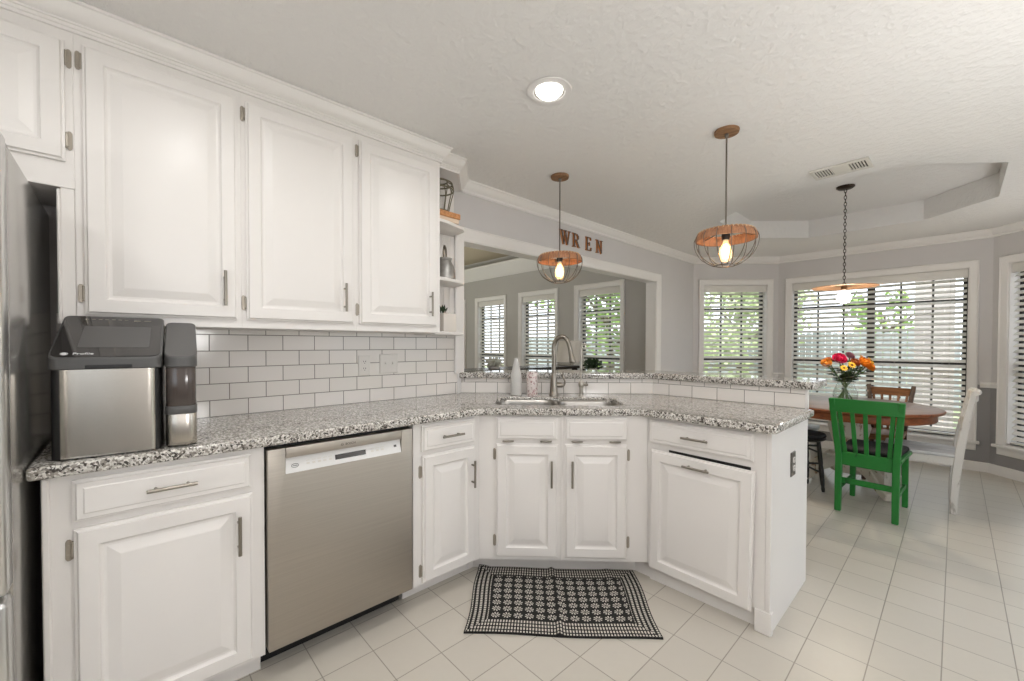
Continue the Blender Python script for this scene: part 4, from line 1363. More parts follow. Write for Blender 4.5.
# ---- rug
RW, RD = 0.852, 0.528
root_loc = Vector((0.899 + 0.009, 1.317 + 0.002, 0))
b = MB()
uvl = b.bm.loops.layers.uv.new('UVMap')
nx, ny = 120, 60
def rug_h(u, v):
    r = 0.010 * math.exp(-((u - RW * 0.485 - 0.01 * math.sin(v * 9)) / 0.013) ** 2)
    r += 0.004 * math.exp(-((u - RW * 0.86 + 0.05 * v) / 0.02) ** 2) * (1 if v > 0.2 else v / 0.2)
    r += 0.012 * max(0, 1 - ((u / 0.06) ** 2 + ((v - RD) / 0.05) ** 2))
    return 0.009 + r
top = [[b.bm.verts.new((RW * i / nx + 0.006 * math.sin(j * 0.11) * (1 - 2 * i / nx), RD * j / ny + 0.005 * math.sin(i * 0.07), rug_h(RW * i / nx, RD * j / ny))) for i in range(nx + 1)] for j in range(ny + 1)]
for j in range(ny):
    for i in range(nx):
        f = b.bm.faces.new((top[j][i], top[j][i + 1], top[j + 1][i + 1], top[j + 1][i]))
        for l, (a, c) in zip(f.loops, ((i, j), (i + 1, j), (i + 1, j + 1), (i, j + 1))):
            l[uvl].uv = (RW * a / nx, RD * c / ny)
edge = [top[0][i] for i in range(nx + 1)] + [top[j][nx] for j in range(1, ny + 1)] + [top[ny][i] for i in range(nx - 1, -1, -1)] + [top[j][0] for j in range(ny - 1, 0, -1)]
low = [b.bm.verts.new((v.co.x, v.co.y, 0.0012)) for v in edge]
n = len(edge)
for i in range(n):
    f = b.bm.faces.new((edge[i], low[i], low[(i + 1) % n], edge[(i + 1) % n]))
    for l in f.loops: l[uvl].uv = (0.001, 0.001)
f = b.bm.faces.new(low[::-1])
for l in f.loops: l[uvl].uv = (0.001, 0.001)
bmesh.ops.recalc_face_normals(b.bm, faces=b.bm.faces)
rug = b.build('kitchen_rug', 'rug', loc=root_loc, rotz=0.775)
tag(rug, 'black and cream woven rug on the tile floor before the sink', 'rug')

# ---- things on the end shelf
root = empty('wire_basket', (0.165, 1.68, 2.062), 0, 'openwork wire basket on top of the orange box', 'basket')
b = MB()
for r, z in ((0.058, 0.004), (0.088, 0.135), (0.080, 0.175), (0.050, 0.190)):
    b.tube([(r * math.cos(i * PI / 12), r * math.sin(i * PI / 12), z) for i in range(24)], 0.0046, 6, True)
for i in range(12):
    a = i * PI / 6
    b.tube(catmull([(r * math.cos(a), r * math.sin(a), z) for r, z in ((0.058, 0.004), (0.072, 0.07), (0.088, 0.135), (0.080, 0.175), (0.050, 0.190))], 4), 0.0032, 5)
b.build('basket_frame', 'basket_wire', root)
b = MB(); b.lathe([(0, 0.0), (0.058, 0.0), (0.058, 0.004), (0, 0.004)], (0, 0, 0), 20); b.build('basket_floor', 'basket_wire', root)
root = empty('orange_box', (0.155, 1.70, 2.0), 0.05, 'orange-brown wooden box on the topmost shelf under the wire basket', 'box')
b = MB(); b.box(-0.075, 0.075, -0.095, 0.095, 0.028, 0.0615, 0.003, 1); b.build('box_lid', 'orange_box', root)
b = MB(); b.box(-0.068, 0.068, -0.088, 0.088, 0.0, 0.028, 0.002, 1); b.build('box_base', 'pages', root)
root = empty('milk_can', (0.115, 1.755, 1.655), 0, 'small galvanised milk can with a loop handle on the middle shelf', 'can')
b = MB(); b.lathe([(0, 0.0), (0.066, 0.0), (0.068, 0.004), (0.066, 0.05), (0.057, 0.095), (0.043, 0.118), (0.040, 0.128), (0.046, 0.140), (0.046, 0.144), (0.038, 0.142), (0.030, 0.12), (0, 0.12)], (0, 0, 0), 24)
b.build('can_body', 'zinc', root)
b = MB(); b.tube(catmull([(-0.026, 0.026, 0.138), (-0.030, 0.030, 0.180), (-0.018, 0.018, 0.212), (0.0, 0.0, 0.222), (0.018, -0.018, 0.212), (0.030, -0.030, 0.180), (0.026, -0.026, 0.138)], 5), 0.006, 8)
b.build('loop_handle', 'nickel_dark', root)
root = empty('square_pot', (0.13, 1.745, 1.330), 0.1, 'pale square pot with a dark leafy sprig on the lowest shelf', 'pot')
b = MB(); b.box(-0.052, 0.052, -0.052, 0.052, 0.0, 0.115, 0.004, 2); b.build('pot_body', 'pot', root)
b = MB(); b.box(-0.046, 0.046, -0.046, 0.046, 0.1145, 0.117); b.build('pot_soil', 'console', root, smooth=False)
b = MB()
for i in range(16):
    a = i * 2.4; r = 0.012 + 0.003 * (i % 5); z = 0.116
    p0 = Vector((0.02 * math.cos(a), -0.025 + 0.02 * math.sin(a), z)); tip = p0 + Vector((r * math.cos(a), r * math.sin(a), 0.035 + 0.02 * ((i * 7) % 4) / 3))
    side = Vector((-math.sin(a), math.cos(a), 0)) * 0.008
    m_ = (p0 + tip) / 2 + Vector((0, 0, 0.006))
    b.quadface([p0, m_ + side, tip, m_ - side])
b.build('sprig', 'leaf_dark', root, smooth=False)

# ================================================================== LAMPS
def downlight(x, y, label):
    root = empty('recessed_light', (x, y, CEIL), 0, label, 'ceiling light', 'recessed ceiling lights')
    b = MB(); b.lathe([(0.070, -0.001), (0.098, -0.001), (0.100, -0.004), (0.097, -0.007), (0.072, -0.010), (0.068, -0.008)], (0, 0, 0), 36, close=True)
    b.build('trim_ring', 'trim', root)
    b = MB(); b.lathe([(0.068, -0.008), (0.0705, -0.008), (0.066, -0.001), (0.062, -0.001)], (0, 0, 0), 36, close=True)
    b.build('baffle', 'vent_dark', root)
    b = MB(); b.lathe([(0, -0.026), (0.030, -0.025), (0.048, -0.019), (0.058, -0.009), (0.060, -0.001), (0, -0.001)], (0, 0, 0), 32)
    b.build('lens', 'lens', root)
    ld = bpy.data.lights.new('downlight', 'AREA')
    ld.shape = 'DISK'; ld.size = 0.11; ld.energy = DOWNLIGHT_W; ld.color = (1.0, 0.992, 0.985); ld.spread = math.radians(170)
    lo = bpy.data.objects.new('downlight', ld); COL.objects.link(lo)
    lo.parent = root; lo.location = (0, 0, -0.030)
    return root
downlight(1.098, 1.648, 'recessed round downlight in the ceiling above the sink, switched on')
for x, y in ((1.08, 0.52), (1.08, -0.75), (2.45, -0.75), (2.45, 0.45)):  # first one read from a door highlight, the others added for even brightness
    downlight(x, y, 'unseen recessed round downlight assumed in the kitchen ceiling')

# unseen globe lamp, added by the right wall to brighten backsplash and cabinets
root = empty('added_globe_lamp', (3.08, 0.75, 0), 0, 'added unseen globe lamp by the right wall, brightening the backsplash', 'fill lamp')
b = MB(); b.lathe([(0, 0), (0.14, 0), (0.14, 0.015), (0.03, 0.035), (0, 0.035)], (0, 0, 0), 28); b.build('lamp_base', 'nickel', root)
b = MB(); b.cyl((0, 0, 0.03), (0, 0, 1.17), 0.012); b.build('pole', 'nickel', root)
b = MB(); b.lathe([(0.0, 1.16)] + [(0.16 * math.sin(t), 1.32 - 0.16 * math.cos(t)) for t in [i * PI / 14 for i in range(1, 14)]] + [(0, 1.48)], (0, 0, 0), 28)
b.build('fill_globe', mat('fill_globe_glow', (1, 1, 1, 1), 0.4, emit=(1.0, 0.99, 0.98, 1), estr=GLOBE_FILL_W), root)

def fill_uplighter(x, y, label, watts):  # bowl lamps added out of view to brighten ceilings and walls
    root = empty('added_bowl_lamp', (x, y, 0), 0, label, 'fill lamp')
    b = MB(); b.lathe([(0, 0), (0.15, 0), (0.15, 0.015), (0.03, 0.035), (0, 0.035)], (0, 0, 0), 28); b.build('lamp_base', 'nickel', root)
    b = MB(); b.cyl((0, 0, 0.03), (0, 0, 0.98), 0.012); b.build('pole', 'nickel', root)
    b = MB(); b.lathe([(0.02, 0.96), (0.12, 1.00), (0.24, 1.10), (0.235, 1.102), (0.115, 1.010), (0.02, 0.975)], (0, 0, 0), 32, close=True); b.build('bowl_shade', 'ceramic', root)
    ld = bpy.data.lights.new('fill_uplight', 'AREA'); ld.shape = 'DISK'; ld.size = 0.36; ld.energy = watts; ld.color = (1.0, 0.992, 0.985)
    lo = bpy.data.objects.new('fill_uplight', ld); COL.objects.link(lo); lo.parent = root; lo.location = (0, 0, 1.09); lo.rotation_euler = (PI, 0, 0)
    return root
fill_uplighter(2.95, -0.9, 'added unseen bowl lamp behind the camera, brightening the ceiling', UPLIGHT_FILL_W * 1.2)
fill_uplighter(3.05, 2.2, 'added unseen bowl lamp by the right wall, brightening the ceiling', UPLIGHT_FILL_W * 0.7)
fill_uplighter(3.0, 4.95, 'added unseen bowl lamp brightening the dining nook', UPLIGHT_FILL_W * 0.26)
fill_uplighter(-3.2, 1.6, 'added unseen bowl lamp brightening the living room', UPLIGHT_FILL_W * 3.6)

def cage_pendant(x, y, label, zc=0.0, rot=0.0):
    """canopy, cord, wooden hoop with laced rim, wire basket and a filament bulb"""
    root = empty('cage_pendant', (x, y, CEIL), rot, label, 'pendant lamp')
    b = MB(); b.lathe([(0, 0), (0.060, 0), (0.061, -0.006), (0.058, -0.016), (0.014, -0.018), (0, -0.018)], (0, 0, 0), 28); b.build('canopy', 'canopy_wood', root)
    zt = -0.495
    zh = -0.528
    b = MB(); b.lathe([(0, -0.018), (0.010, -0.018), (0.009, -0.034), (0.004, -0.042), (0, -0.042)], (0, 0, 0), 14)
    b.cyl((0, 0, -0.03), (0, 0, zt - 0.030), 0.0042, seg=8)
    b.build('cord', 'wire', root)
    # hoop: short tapered wooden ring open above and below
    b = MB(); b.lathe([(0.116, zh), (0.126, zh + 0.001), (0.142, zh - 0.014), (0.149, zh - 0.032), (0.148, zh - 0.046), (0.139, zh - 0.046), (0.138, zh - 0.030), (0.130, zh - 0.012)], (0, 0, 0), 44, close=True)
    b.build('wooden_hoop', 'ring_wood', root)
    b = MB()
    for i in range(38):
        a = i * 2 * PI / 38
        c, s_ = math.cos(a), math.sin(a)
        c2, s2 = math.cos(a + 0.05), math.sin(a + 0.05)
        b.tube([(0.116 * c, 0.116 * s_, zh - 0.003), (0.121 * c, 0.121 * s_, zh + 0.003), (0.129 * c2, 0.129 * s2, zh + 0.001), (0.139 * c2, 0.139 * s2, zh - 0.008)], 0.0024, 5)
    b.build('rim_lacing', 'lacing', root)
    b = MB()
    for i in range(3):
        a = i * 2 * PI / 3 + 0.4
        b.tube([(0, 0, zt - 0.022), (0.134 * math.cos(a), 0.134 * math.sin(a), zh - 0.020)], 0.003, 6)
    b.build('spoke', 'wire', root)
    b = MB()
    for i in range(14):
        a = i * 2 * PI / 14
        prof = [(0.140, zh - 0.010), (0.153, zh - 0.042), (0.146, zt - 0.125), (0.118, zt - 0.172), (0.075, zt - 0.204), (0.048, zt - 0.214)]
        b.tube(catmull([(r * math.cos(a), r * math.sin(a), z) for r, z in prof], 4), 0.0021, 6)
    for r, z in ((0.048, zt - 0.214),):
        b.tube([(r * math.cos(i * PI / 14), r * math.sin(i * PI / 14), z) for i in range(28)], 0.0026, 6, True)
    b.build('wire_cage', 'wire', root)
    b = MB(); b.lathe([(0, zt - 0.018), (0.020, zt - 0.020), (0.021, zt - 0.060), (0.018, zt - 0.078), (0, zt - 0.078)], (0, 0, 0), 18); b.build('socket', 'black', root)
    b = MB(); b.lathe([(0.012, zt - 0.078), (0.014, zt - 0.095), (0.026, zt - 0.120), (0.031, zt - 0.145), (0.029, zt - 0.170), (0.018, zt - 0.190), (0.0, zt - 0.197)], (0, 0, 0), 22)
    bulb = b.build('bulb', 'amber', root)
    b = MB()
    for i in range(8):
        a = i * PI / 4
        b.tube([(0.006 * math.cos(a), 0.006 * math.sin(a), zt - 0.100), (0.015 * math.cos(a), 0.015 * math.sin(a), zt - 0.135), (0.012 * math.cos(a), 0.012 * math.sin(a), zt - 0.172)], 0.0018, 5)
    b.build('filament', 'filament', bulb)
    ld = bpy.data.lights.new('bulb_light', 'POINT'); ld.energy = 0.6; ld.color = (1.0, 0.68, 0.38); ld.shadow_soft_size = 0.02
    lo = bpy.data.objects.new('bulb_light', ld); COL.objects.link(lo); lo.parent = root; lo.location = (0, 0, zt - 0.140)
    return root
cage_pendant(0.520, 2.400, 'wood and wire cage pendant in front of the opening with the letters')
cage_pendant(1.505, 2.590, 'wood and wire cage pendant over the bar end, nearer the dining nook', rot=0.3)

def disc_pendant(x, y, ztop):
    root = empty('disc_pendant', (x, y, ztop), 0, 'rust-coloured disc pendant with lit globe bulb hanging on a chain over the dining table', 'pendant lamp')
    b = MB(); b.lathe([(0, 0), (0.062, 0), (0.062, -0.008), (0.050, -0.018), (0.012, -0.024), (0, -0.024)], (0, 0, 0), 28); b.build('canopy', 'chain', root)
    zb = -(ztop - 1.742)
    b = MB()
    z = -0.020; i = 0
    while z > zb + 0.012:
        pts = []
        for k in range(12):
            a = k * PI / 6
            u, v = 0.0085 * math.cos(a), 0.017 * math.sin(a)
            pts.append((u, 0, z - 0.015 + v) if i % 2 == 0 else (0, u, z - 0.015 + v))
        b.tube(pts, 0.0026, 6, True)
        z -= 0.0275; i += 1
    b.build('chain', 'chain', root)
    b = MB(); b.lathe([(0.0, zb), (0.03, zb), (0.11, zb - 0.003), (0.19, zb - 0.008), (0.222, zb - 0.010), (0.222, zb - 0.013), (0.19, zb - 0.011), (0.11, zb - 0.006), (0.0, zb - 0.003)], (0, 0, 0), 48)
    b.build('disc_shade', 'disc', root)
    b = MB(); b.lathe([(0, zb + 0.020), (0.014, zb + 0.014), (0.018, zb), (0.022, zb - 0.012), (0.022, zb - 0.030), (0.018, zb - 0.036), (0, zb - 0.036)], (0, 0, 0), 18); b.build('socket', 'canopy_wood', root)
    c = zb - 0.096
    pr = [(0.013, zb - 0.034), (0.016, zb - 0.044), (0.030, zb - 0.054)] + [(0.052 * math.cos(a), c + 0.048 * math.sin(a)) for a in [math.radians(t) for t in (50, 35, 18, 0, -18, -36, -54, -72)]] + [(0, c - 0.048)]
    b = MB(); b.lathe(pr, (0, 0, 0), 28); b.build('globe_bulb', 'globe', root)
    ld = bpy.data.lights.new('bulb_light', 'POINT'); ld.energy = 20.0; ld.color = (1.0, 0.88, 0.70); ld.shadow_soft_size = 0.05
    lo = bpy.data.objects.new('bulb_light', ld); COL.objects.link(lo); lo.parent = root; lo.location = (0, 0, c - 0.060)
disc_pendant(1.705, 4.62, 2.559)

# ceiling air vent
root = empty('ceiling_vent', (1.826, 3.618, CEIL), -0.02, 'white ceiling air vent beside the tray recess', 'vent')
b = MB()
VX, VY = 0.150, 0.098
b.box(-VX, VX, -VY, -VY + 0.030, -0.010, 0.0, 0.003, 1); b.box(-VX, VX, VY - 0.030, VY, -0.010, 0.0, 0.003, 1)
b.box(-VX, -VX + 0.022, -VY + 0.03, VY - 0.03, -0.010, 0.0, 0.003, 1); b.box(VX - 0.022, VX, -VY + 0.03, VY - 0.03, -0.010, 0.0, 0.003, 1)
b.box(-0.040, 0.048, -VY + 0.03, VY - 0.03, -0.009, 0.0)
b.build('vent_frame', 'vent', root)
b = MB(); b.box(-VX + 0.02, VX - 0.02, -VY + 0.028, VY - 0.028, -0.002, -0.0005); b.build('duct_shadow', 'vent_dark', root, smooth=False)
for x0_, n_ in ((-VX + 0.030, 6), (0.056, 5)):
    b = MB()
    for i in range(n_):
        x_ = x0_ + i * 0.0145
        b.box(x_, x_ + 0.0055, -VY + 0.03, VY - 0.03, -0.009, -0.002)
    b.build('louvres', 'vent', root, smooth=False)
b = MB(); b.cyl((VX - 0.034, 0.052, -0.016), (VX - 0.034, 0.052, -0.008), 0.006, seg=10); b.build('lever_knob', 'vent', root)

# ---- wooden letters above the opening
def letter(ch, y, z, label):
    """serif capital built from thick and thin strokes; local X = along the wall, Z up"""
    root = empty('wooden_letter', (0.002, y, z), PI / 2, label, 'letter', 'wooden letters above the opening')
    H = 0.122
    def stroke(b, p, q, w):
        p, q = Vector(p), Vector(q)
        d = (q - p).normalized(); n_ = Vector((-d.y, d.x)) * w / 2
        b.append([p - n_, q - n_, q + n_, p + n_])
    S = []
    tk, th, sf = 0.017, 0.007, 0.006
    def serif(x, zz, w):
        S.append([Vector((x - w / 2, zz)), Vector((x + w / 2, zz)), Vector((x + w / 2, zz + sf)), Vector((x - w / 2, zz + sf))])
    if ch == 'W':
        for a, c_, w in (((0.012, H), (0.046, 0), tk), ((0.046, 0), (0.070, H), th), ((0.062, H), (0.096, 0), tk), ((0.096, 0), (0.124, H), th)):
            stroke(S, a, c_, w)
        serif(0.012, H - sf, 0.040); serif(0.066, H - sf, 0.044); serif(0.124, H - sf, 0.032)
    elif ch == 'R':
        stroke(S, (0.022, 0), (0.022, H), tk)
        serif(0.022, 0, 0.044); serif(0.018, H - sf, 0.036)
        pts = [(0.03, H - 0.005), (0.058, H - 0.006), (0.074, H - 0.016), (0.080, H - 0.031), (0.074, H - 0.048), (0.058, H - 0.058), (0.03, H - 0.060)]
        ws = [th, th, tk * 0.8, tk, tk * 0.8, th, th]
        for i in range(len(pts) - 1): stroke(S, pts[i], pts[i + 1], (ws[i] + ws[i + 1]) / 2)
        stroke(S, (0.050, H - 0.058), (0.086, 0.004), tk)
        serif(0.090, 0, 0.030)
    elif ch == 'E':
        stroke(S, (0.022, 0), (0.022, H), tk)
        for zz, w in ((0, 0.080), (H - sf, 0.074)):
            S.append([Vector((0.006, zz)), Vector((0.006 + w, zz)), Vector((0.006 + w, zz + sf)), Vector((0.006, zz + sf))])
        S.append([Vector((0.03, H / 2 - 0.004)), Vector((0.062, H / 2 - 0.004)), Vector((0.062, H / 2 + 0.005)), Vector((0.03, H / 2 + 0.005))])
        stroke(S, (0.062, H / 2 - 0.016), (0.062, H / 2 + 0.017), 0.006)
        stroke(S, (0.083, 0.0), (0.086, 0.030), 0.008); stroke(S, (0.077, H), (0.080, H - 0.026), 0.008)
    else:
        stroke(S, (0.018, 0), (0.018, H), th); stroke(S, (0.018, H), (0.084, 0), tk); stroke(S, (0.084, 0), (0.084, H), th)
        serif(0.018, 0, 0.034); serif(0.012, H - sf, 0.030); serif(0.084, H - sf, 0.034)
    tf = Matrix.Rotation(PI / 2, 4, 'X')
    b = MB()
    for q in S: b.prism([tuple(p) for p in q], 0.001, 0.016, tf=tf)
    b.build('letter_block', 'letter_edge', root, smooth=False)
    b = MB()
    for i, q in enumerate(S):
        c_ = sum(q, Vector((0, 0))) / 4
        b.prism([tuple(p + (c_ - p).normalized() * 0.0012) for p in q], 0.0155, 0.0165 + 0.0001 * i, tf=tf)
    b.build('letter_face', 'letter_face', root, smooth=False)
    return root
for ch, y in (('W', 3.000), ('R', 3.168), ('E', 3.355), ('N', 3.520)):
    letter(ch, y, 2.122, 'brown wooden letter %s standing above the opening' % ch)

# ================================================================== DINING NOOK
TCX, TCY = 1.695, 5.03
root = empty('dining_table', (TCX, TCY, 0), 0.25, 'round dining table with brown top and chipped white pedestal', 'table')
b = MB(); b.lathe([(0, 0.698), (0.575, 0.698), (0.597, 0.704), (0.602, 0.714), (0.597, 0.724), (0.585, 0.728), (0, 0.728)], (0, 0, 0), 72)
b.build('tabletop', 'table_top', root)
b = MB(); b.lathe([(0.535, 0.635), (0.555, 0.632), (0.560, 0.640), (0.560, 0.685), (0.575, 0.6985), (0.535, 0.6985)], (0, 0, 0), 64, close=True)
b.build('apron', 'table_rim', root)
b = MB(); b.lathe([(0.598, 0.700), (0.6035, 0.706), (0.6045, 0.714), (0.6035, 0.720), (0.596, 0.724), (0.59, 0.715)], (0, 0, 0), 72, close=True)
b.build('table_rim', 'table_rim', root)
b = MB(); b.lathe([(0, 0.12), (0.13, 0.12), (0.15, 0.15), (0.15, 0.20), (0.11, 0.24), (0.095, 0.30), (0.13, 0.42), (0.155, 0.52), (0.14, 0.58), (0.17, 0.62), (0.20, 0.65), (0.20, 0.697), (0, 0.697)], (0, 0, 0), 28)
b.build('pedestal', 'table_base', root)
for i in range(4):
    a = i * PI / 2 + 0.5
    c, s_ = math.cos(a), math.sin(a)
    b = MB(); b.sweep([(r * c, r * s_, z) for r, z in ((0.08, 0.20), (0.18, 0.215), (0.28, 0.16), (0.36, 0.085), (0.43, 0.045), (0.47, 0.035))], (-s_, c, 0), [0.10, 0.10, 0.085, 0.08, 0.09, 0.10], [0.10, 0.11, 0.10, 0.08, 0.07, 0.066], 0.012)
    b.build('pedestal_foot', 'table_base', root)

def slat_chair(name, label, loc, rz, paint, seatm, w=0.385, d=0.44, h=0.85, n=5, seat_z=0.43, rake=0.075, top_h=0.085, cushion=None, post=0.040, ears=0.0, legm=None, low_rail=0.08, flare=0.018, group=None):
    """schoolhouse chair facing +Y: raked square posts, broad crest rail, upright slats, stretchers"""
    root = empty(name, loc, rz, label, 'chair', group)
    yb = -d / 2
    legm = legm or paint
    hw_ = w / 2 - post / 2
    def xb(z):  # posts flare a little above the seat
        return hw_ + max(0, z - seat_z) / (h - seat_z) * flare
    def yk(z):
        return yb + post / 2 - max(0, z - seat_z) / (h - seat_z) * rake - max(0, (seat_z - z)) * 0.04
    for s in (-1, 1):
        zs = [0, seat_z * 0.5, seat_z, seat_z + 0.12, seat_z + 0.26, h + ears]
        b = MB(); b.sweep([(s * xb(z), yk(z), z) for z in zs], (1, 0, 0), [post * 0.92, post, post, post, post * 0.95, post * 0.9], [post, post * 1.1, post * 1.15, post, post * 0.85, post * 0.75], 0.004)
        b.build('back_post', legm, root)
        b = MB(); b.sweep([(s * (hw_ - 0.002), d / 2 - post / 2 + 0.005, 0), (s * (hw_ - 0.004), d / 2 - post / 2, seat_z - 0.02)], (1, 0, 0), [post * 0.85, post], [post * 0.85, post], 0.004)
        b.build('front_leg', legm, root)
    def rail(za, zb_, name_, depth=0.020, bow=0.012, m_=None):
        z = (za + zb_) / 2
        b = MB()
        pts = []
        for i in range(9):
            t = i / 8 * 2 - 1
            pts.append((t * (xb(z) + (post * 0.45 if name_ == 'crest_rail' and not ears else -post * 0.4)), yk(z) - bow * (1 - t * t), z))
        b.sweep(pts, (0, 0, 1), [zb_ - za] * 9, depth, 0.004)
        return b.build(name_, m_ or paint, root)
    rail(h - top_h, h, 'crest_rail')
    rail(seat_z - low_rail + 0.02, seat_z + 0.02, 'lower_back_rail', 0.020, 0.0)
    for i in range(n):
        t = (i + 0.5) / n * 2 - 1
        z0_, z1_ = seat_z + 0.015, h - top_h + 0.01
        x0_, x1_ = t * (hw_ - 0.005), t * (hw_ + flare - 0.008)
        ym = (yk(z0_) + yk(z1_)) / 2
        b = MB(); b.sweep([(x0_, yk(z0_), z0_), ((x0_ + x1_) / 2, ym - 0.006, (z0_ + z1_) / 2), (x1_, yk(z1_) - 0.012 * (1 - t * t), z1_)], (1, 0, 0), w * 0.072, 0.012, 0.003)
        b.build('back_slat', paint, root)
    b = MB(); b.prism(round_poly([(-w / 2 - 0.004, yb + post * 0.9), (w / 2 + 0.004, yb + post * 0.9), (w / 2 + 0.018, d / 2 + 0.015), (-w / 2 - 0.018, d / 2 + 0.015)], [0.01, 0.01, 0.05, 0.05], 5), seat_z - 0.012, seat_z + 0.012, bev=0.006)
    b.build('seat', seatm, root)
    if cushion:
        b = MB(); b.prism(round_poly([(-w / 2 + 0.012, yb + post + 0.012), (w / 2 - 0.012, yb + post + 0.012), (w / 2 + 0.004, d / 2 + 0.006), (-w / 2 - 0.004, d / 2 + 0.006)], [0.03, 0.03, 0.06, 0.06], 5), seat_z + 0.0125, seat_z + 0.045, bev=0.014, seg=3)
        b.build('cushion', cushion, root)
    b = MB()
    zf = seat_z - 0.045
    for s in (-1, 1):
        b.box(s * hw_ - 0.009, s * hw_ + 0.009, yb + post, d / 2 - post, zf, seat_z - 0.012)
    b.box(-hw_, hw_, d / 2 - post + 0.008, d / 2 - post + 0.026, zf, seat_z - 0.012)
    b.build('seat_apron', paint, root, smooth=False)
    b = MB(); b.sweep([(-hw_ + 0.005, yk(0.235), 0.235), (hw_ - 0.005, yk(0.235), 0.235)], (0, 0, 1), 0.042, 0.018, 0.003); b.build('back_stretcher', legm, root)
    for s in (-1, 1):
        b = MB(); b.sweep([(s * hw_, yk(0.17) + post * 0.4, 0.17), (s * (hw_ - 0.002), d / 2 - post, 0.17)], (0, 0, 1), 0.030, 0.018, 0.003); b.build('side_stretcher', legm, root)
    return root

slat_chair('dining_chair', 'green painted slat-back dining chair with black seat cushion', (1.920, 4.432, 0), -0.05, 'green', 'green', w=0.362, d=0.485, h=0.855, cushion='cushion', top_h=0.100, low_rail=0.10, flare=0.034)
slat_chair('dining_chair', 'brown wooden slat-back chair on the window side of the table', (1.895, 5.46, 0), PI - 0.05, 'brown_wood', 'brown_wood', w=0.27, d=0.38, h=0.835, top_h=0.075, ears=0.022, legm='brown_dark', post=0.036, flare=0.045, rake=0.13)

def curved_chair(label, loc, rz):
    """white chair facing +Y with sabre-curved back posts and a rolled crest"""
    root = empty('dining_chair', loc, rz, label, 'chair')
    w, d, sz, h = 0.385, 0.42, 0.425, 0.900
    yb = -d / 2
    curve = [(0.0, 0.034), (0.12, 0.032), (0.28, 0.024), (sz, 0.012), (0.55, -0.002), (0.68, -0.020), (0.80, -0.038), (h, -0.058)]
    for s in (-1, 1):
        pts = catmull([(s * (w / 2 - 0.018), yb + y, z) for z, y in curve], 3)
        n_ = len(pts)
        b = MB(); b.sweep(pts, (1, 0, 0), 0.032, [0.034 + 0.014 * math.sin(PI * min(1, i / (n_ - 1) * 1.15)) for i in range(n_)], 0.004); b.build('back_post', 'white_worn', root)
        b = MB(); b.sweep([(s * (w / 2 - 0.014), d / 2 - 0.012, 0), (s * (w / 2 - 0.018), d / 2 - 0.022, 0.25), (s * (w / 2 - 0.018), d / 2 - 0.024, sz - 0.02)], (1, 0, 0), [0.028, 0.036, 0.040], [0.028, 0.036, 0.040], 0.004); b.build('front_leg', 'white_worn', root)
    def cross(z, y, hh, name_, dd=0.024, bow=0.02):
        b = MB(); b.sweep([(t * (w / 2 - 0.014), yb + y - bow * (1 - t * t), z) for t in [i / 4 - 1 for i in range(9)]], (0, 0, 1), hh, dd, 0.005); b.build(name_, 'white_worn', root)
    cross(0.872, -0.054, 0.070, 'crest_rail', 0.028)
    b = MB(); b.tube([(t * (w / 2 + 0.002), yb - 0.066 - 0.02 * (1 - t * t), 0.905) for t in [i / 4 - 1 for i in range(9)]], 0.018, 10); b.build('rolled_top', 'white_worn', root)
    cross(0.665, -0.018, 0.055, 'back_rail', 0.020, 0.014)
    b = MB(); b.prism(round_poly([(-w / 2 + 0.004, yb + 0.02), (w / 2 - 0.004, yb + 0.02), (w / 2 + 0.016, d / 2 + 0.012), (-w / 2 - 0.016, d / 2 + 0.012)], [0.01, 0.01, 0.04, 0.04], 4), sz - 0.006, sz + 0.022, bev=0.006)
    b.build('seat', 'seat_grey', root)
    b = MB()
    for s in (-1, 1): b.box(s * (w / 2 - 0.018) - 0.010, s * (w / 2 - 0.018) + 0.010, yb + 0.03, d / 2 - 0.04, sz - 0.065, sz - 0.006)
    b.box(-w / 2 + 0.03, w / 2 - 0.03, d / 2 - 0.034, d / 2 - 0.014, sz - 0.065, sz - 0.006)
    b.box(-w / 2 + 0.03, w / 2 - 0.03, yb + 0.002, yb + 0.022, sz - 0.065, sz - 0.006)
    b.build('seat_apron', 'white_worn', root, smooth=False)
    return root
curved_chair('distressed white chair with curved back on the bay side, right of the green chair', (2.165, 4.905, 0), PI / 2 + 0.03)
curved_chair('distressed white chair behind the bar ledge, left of the green chair', (1.23, 5.12, 0), -PI / 2 + 0.12)

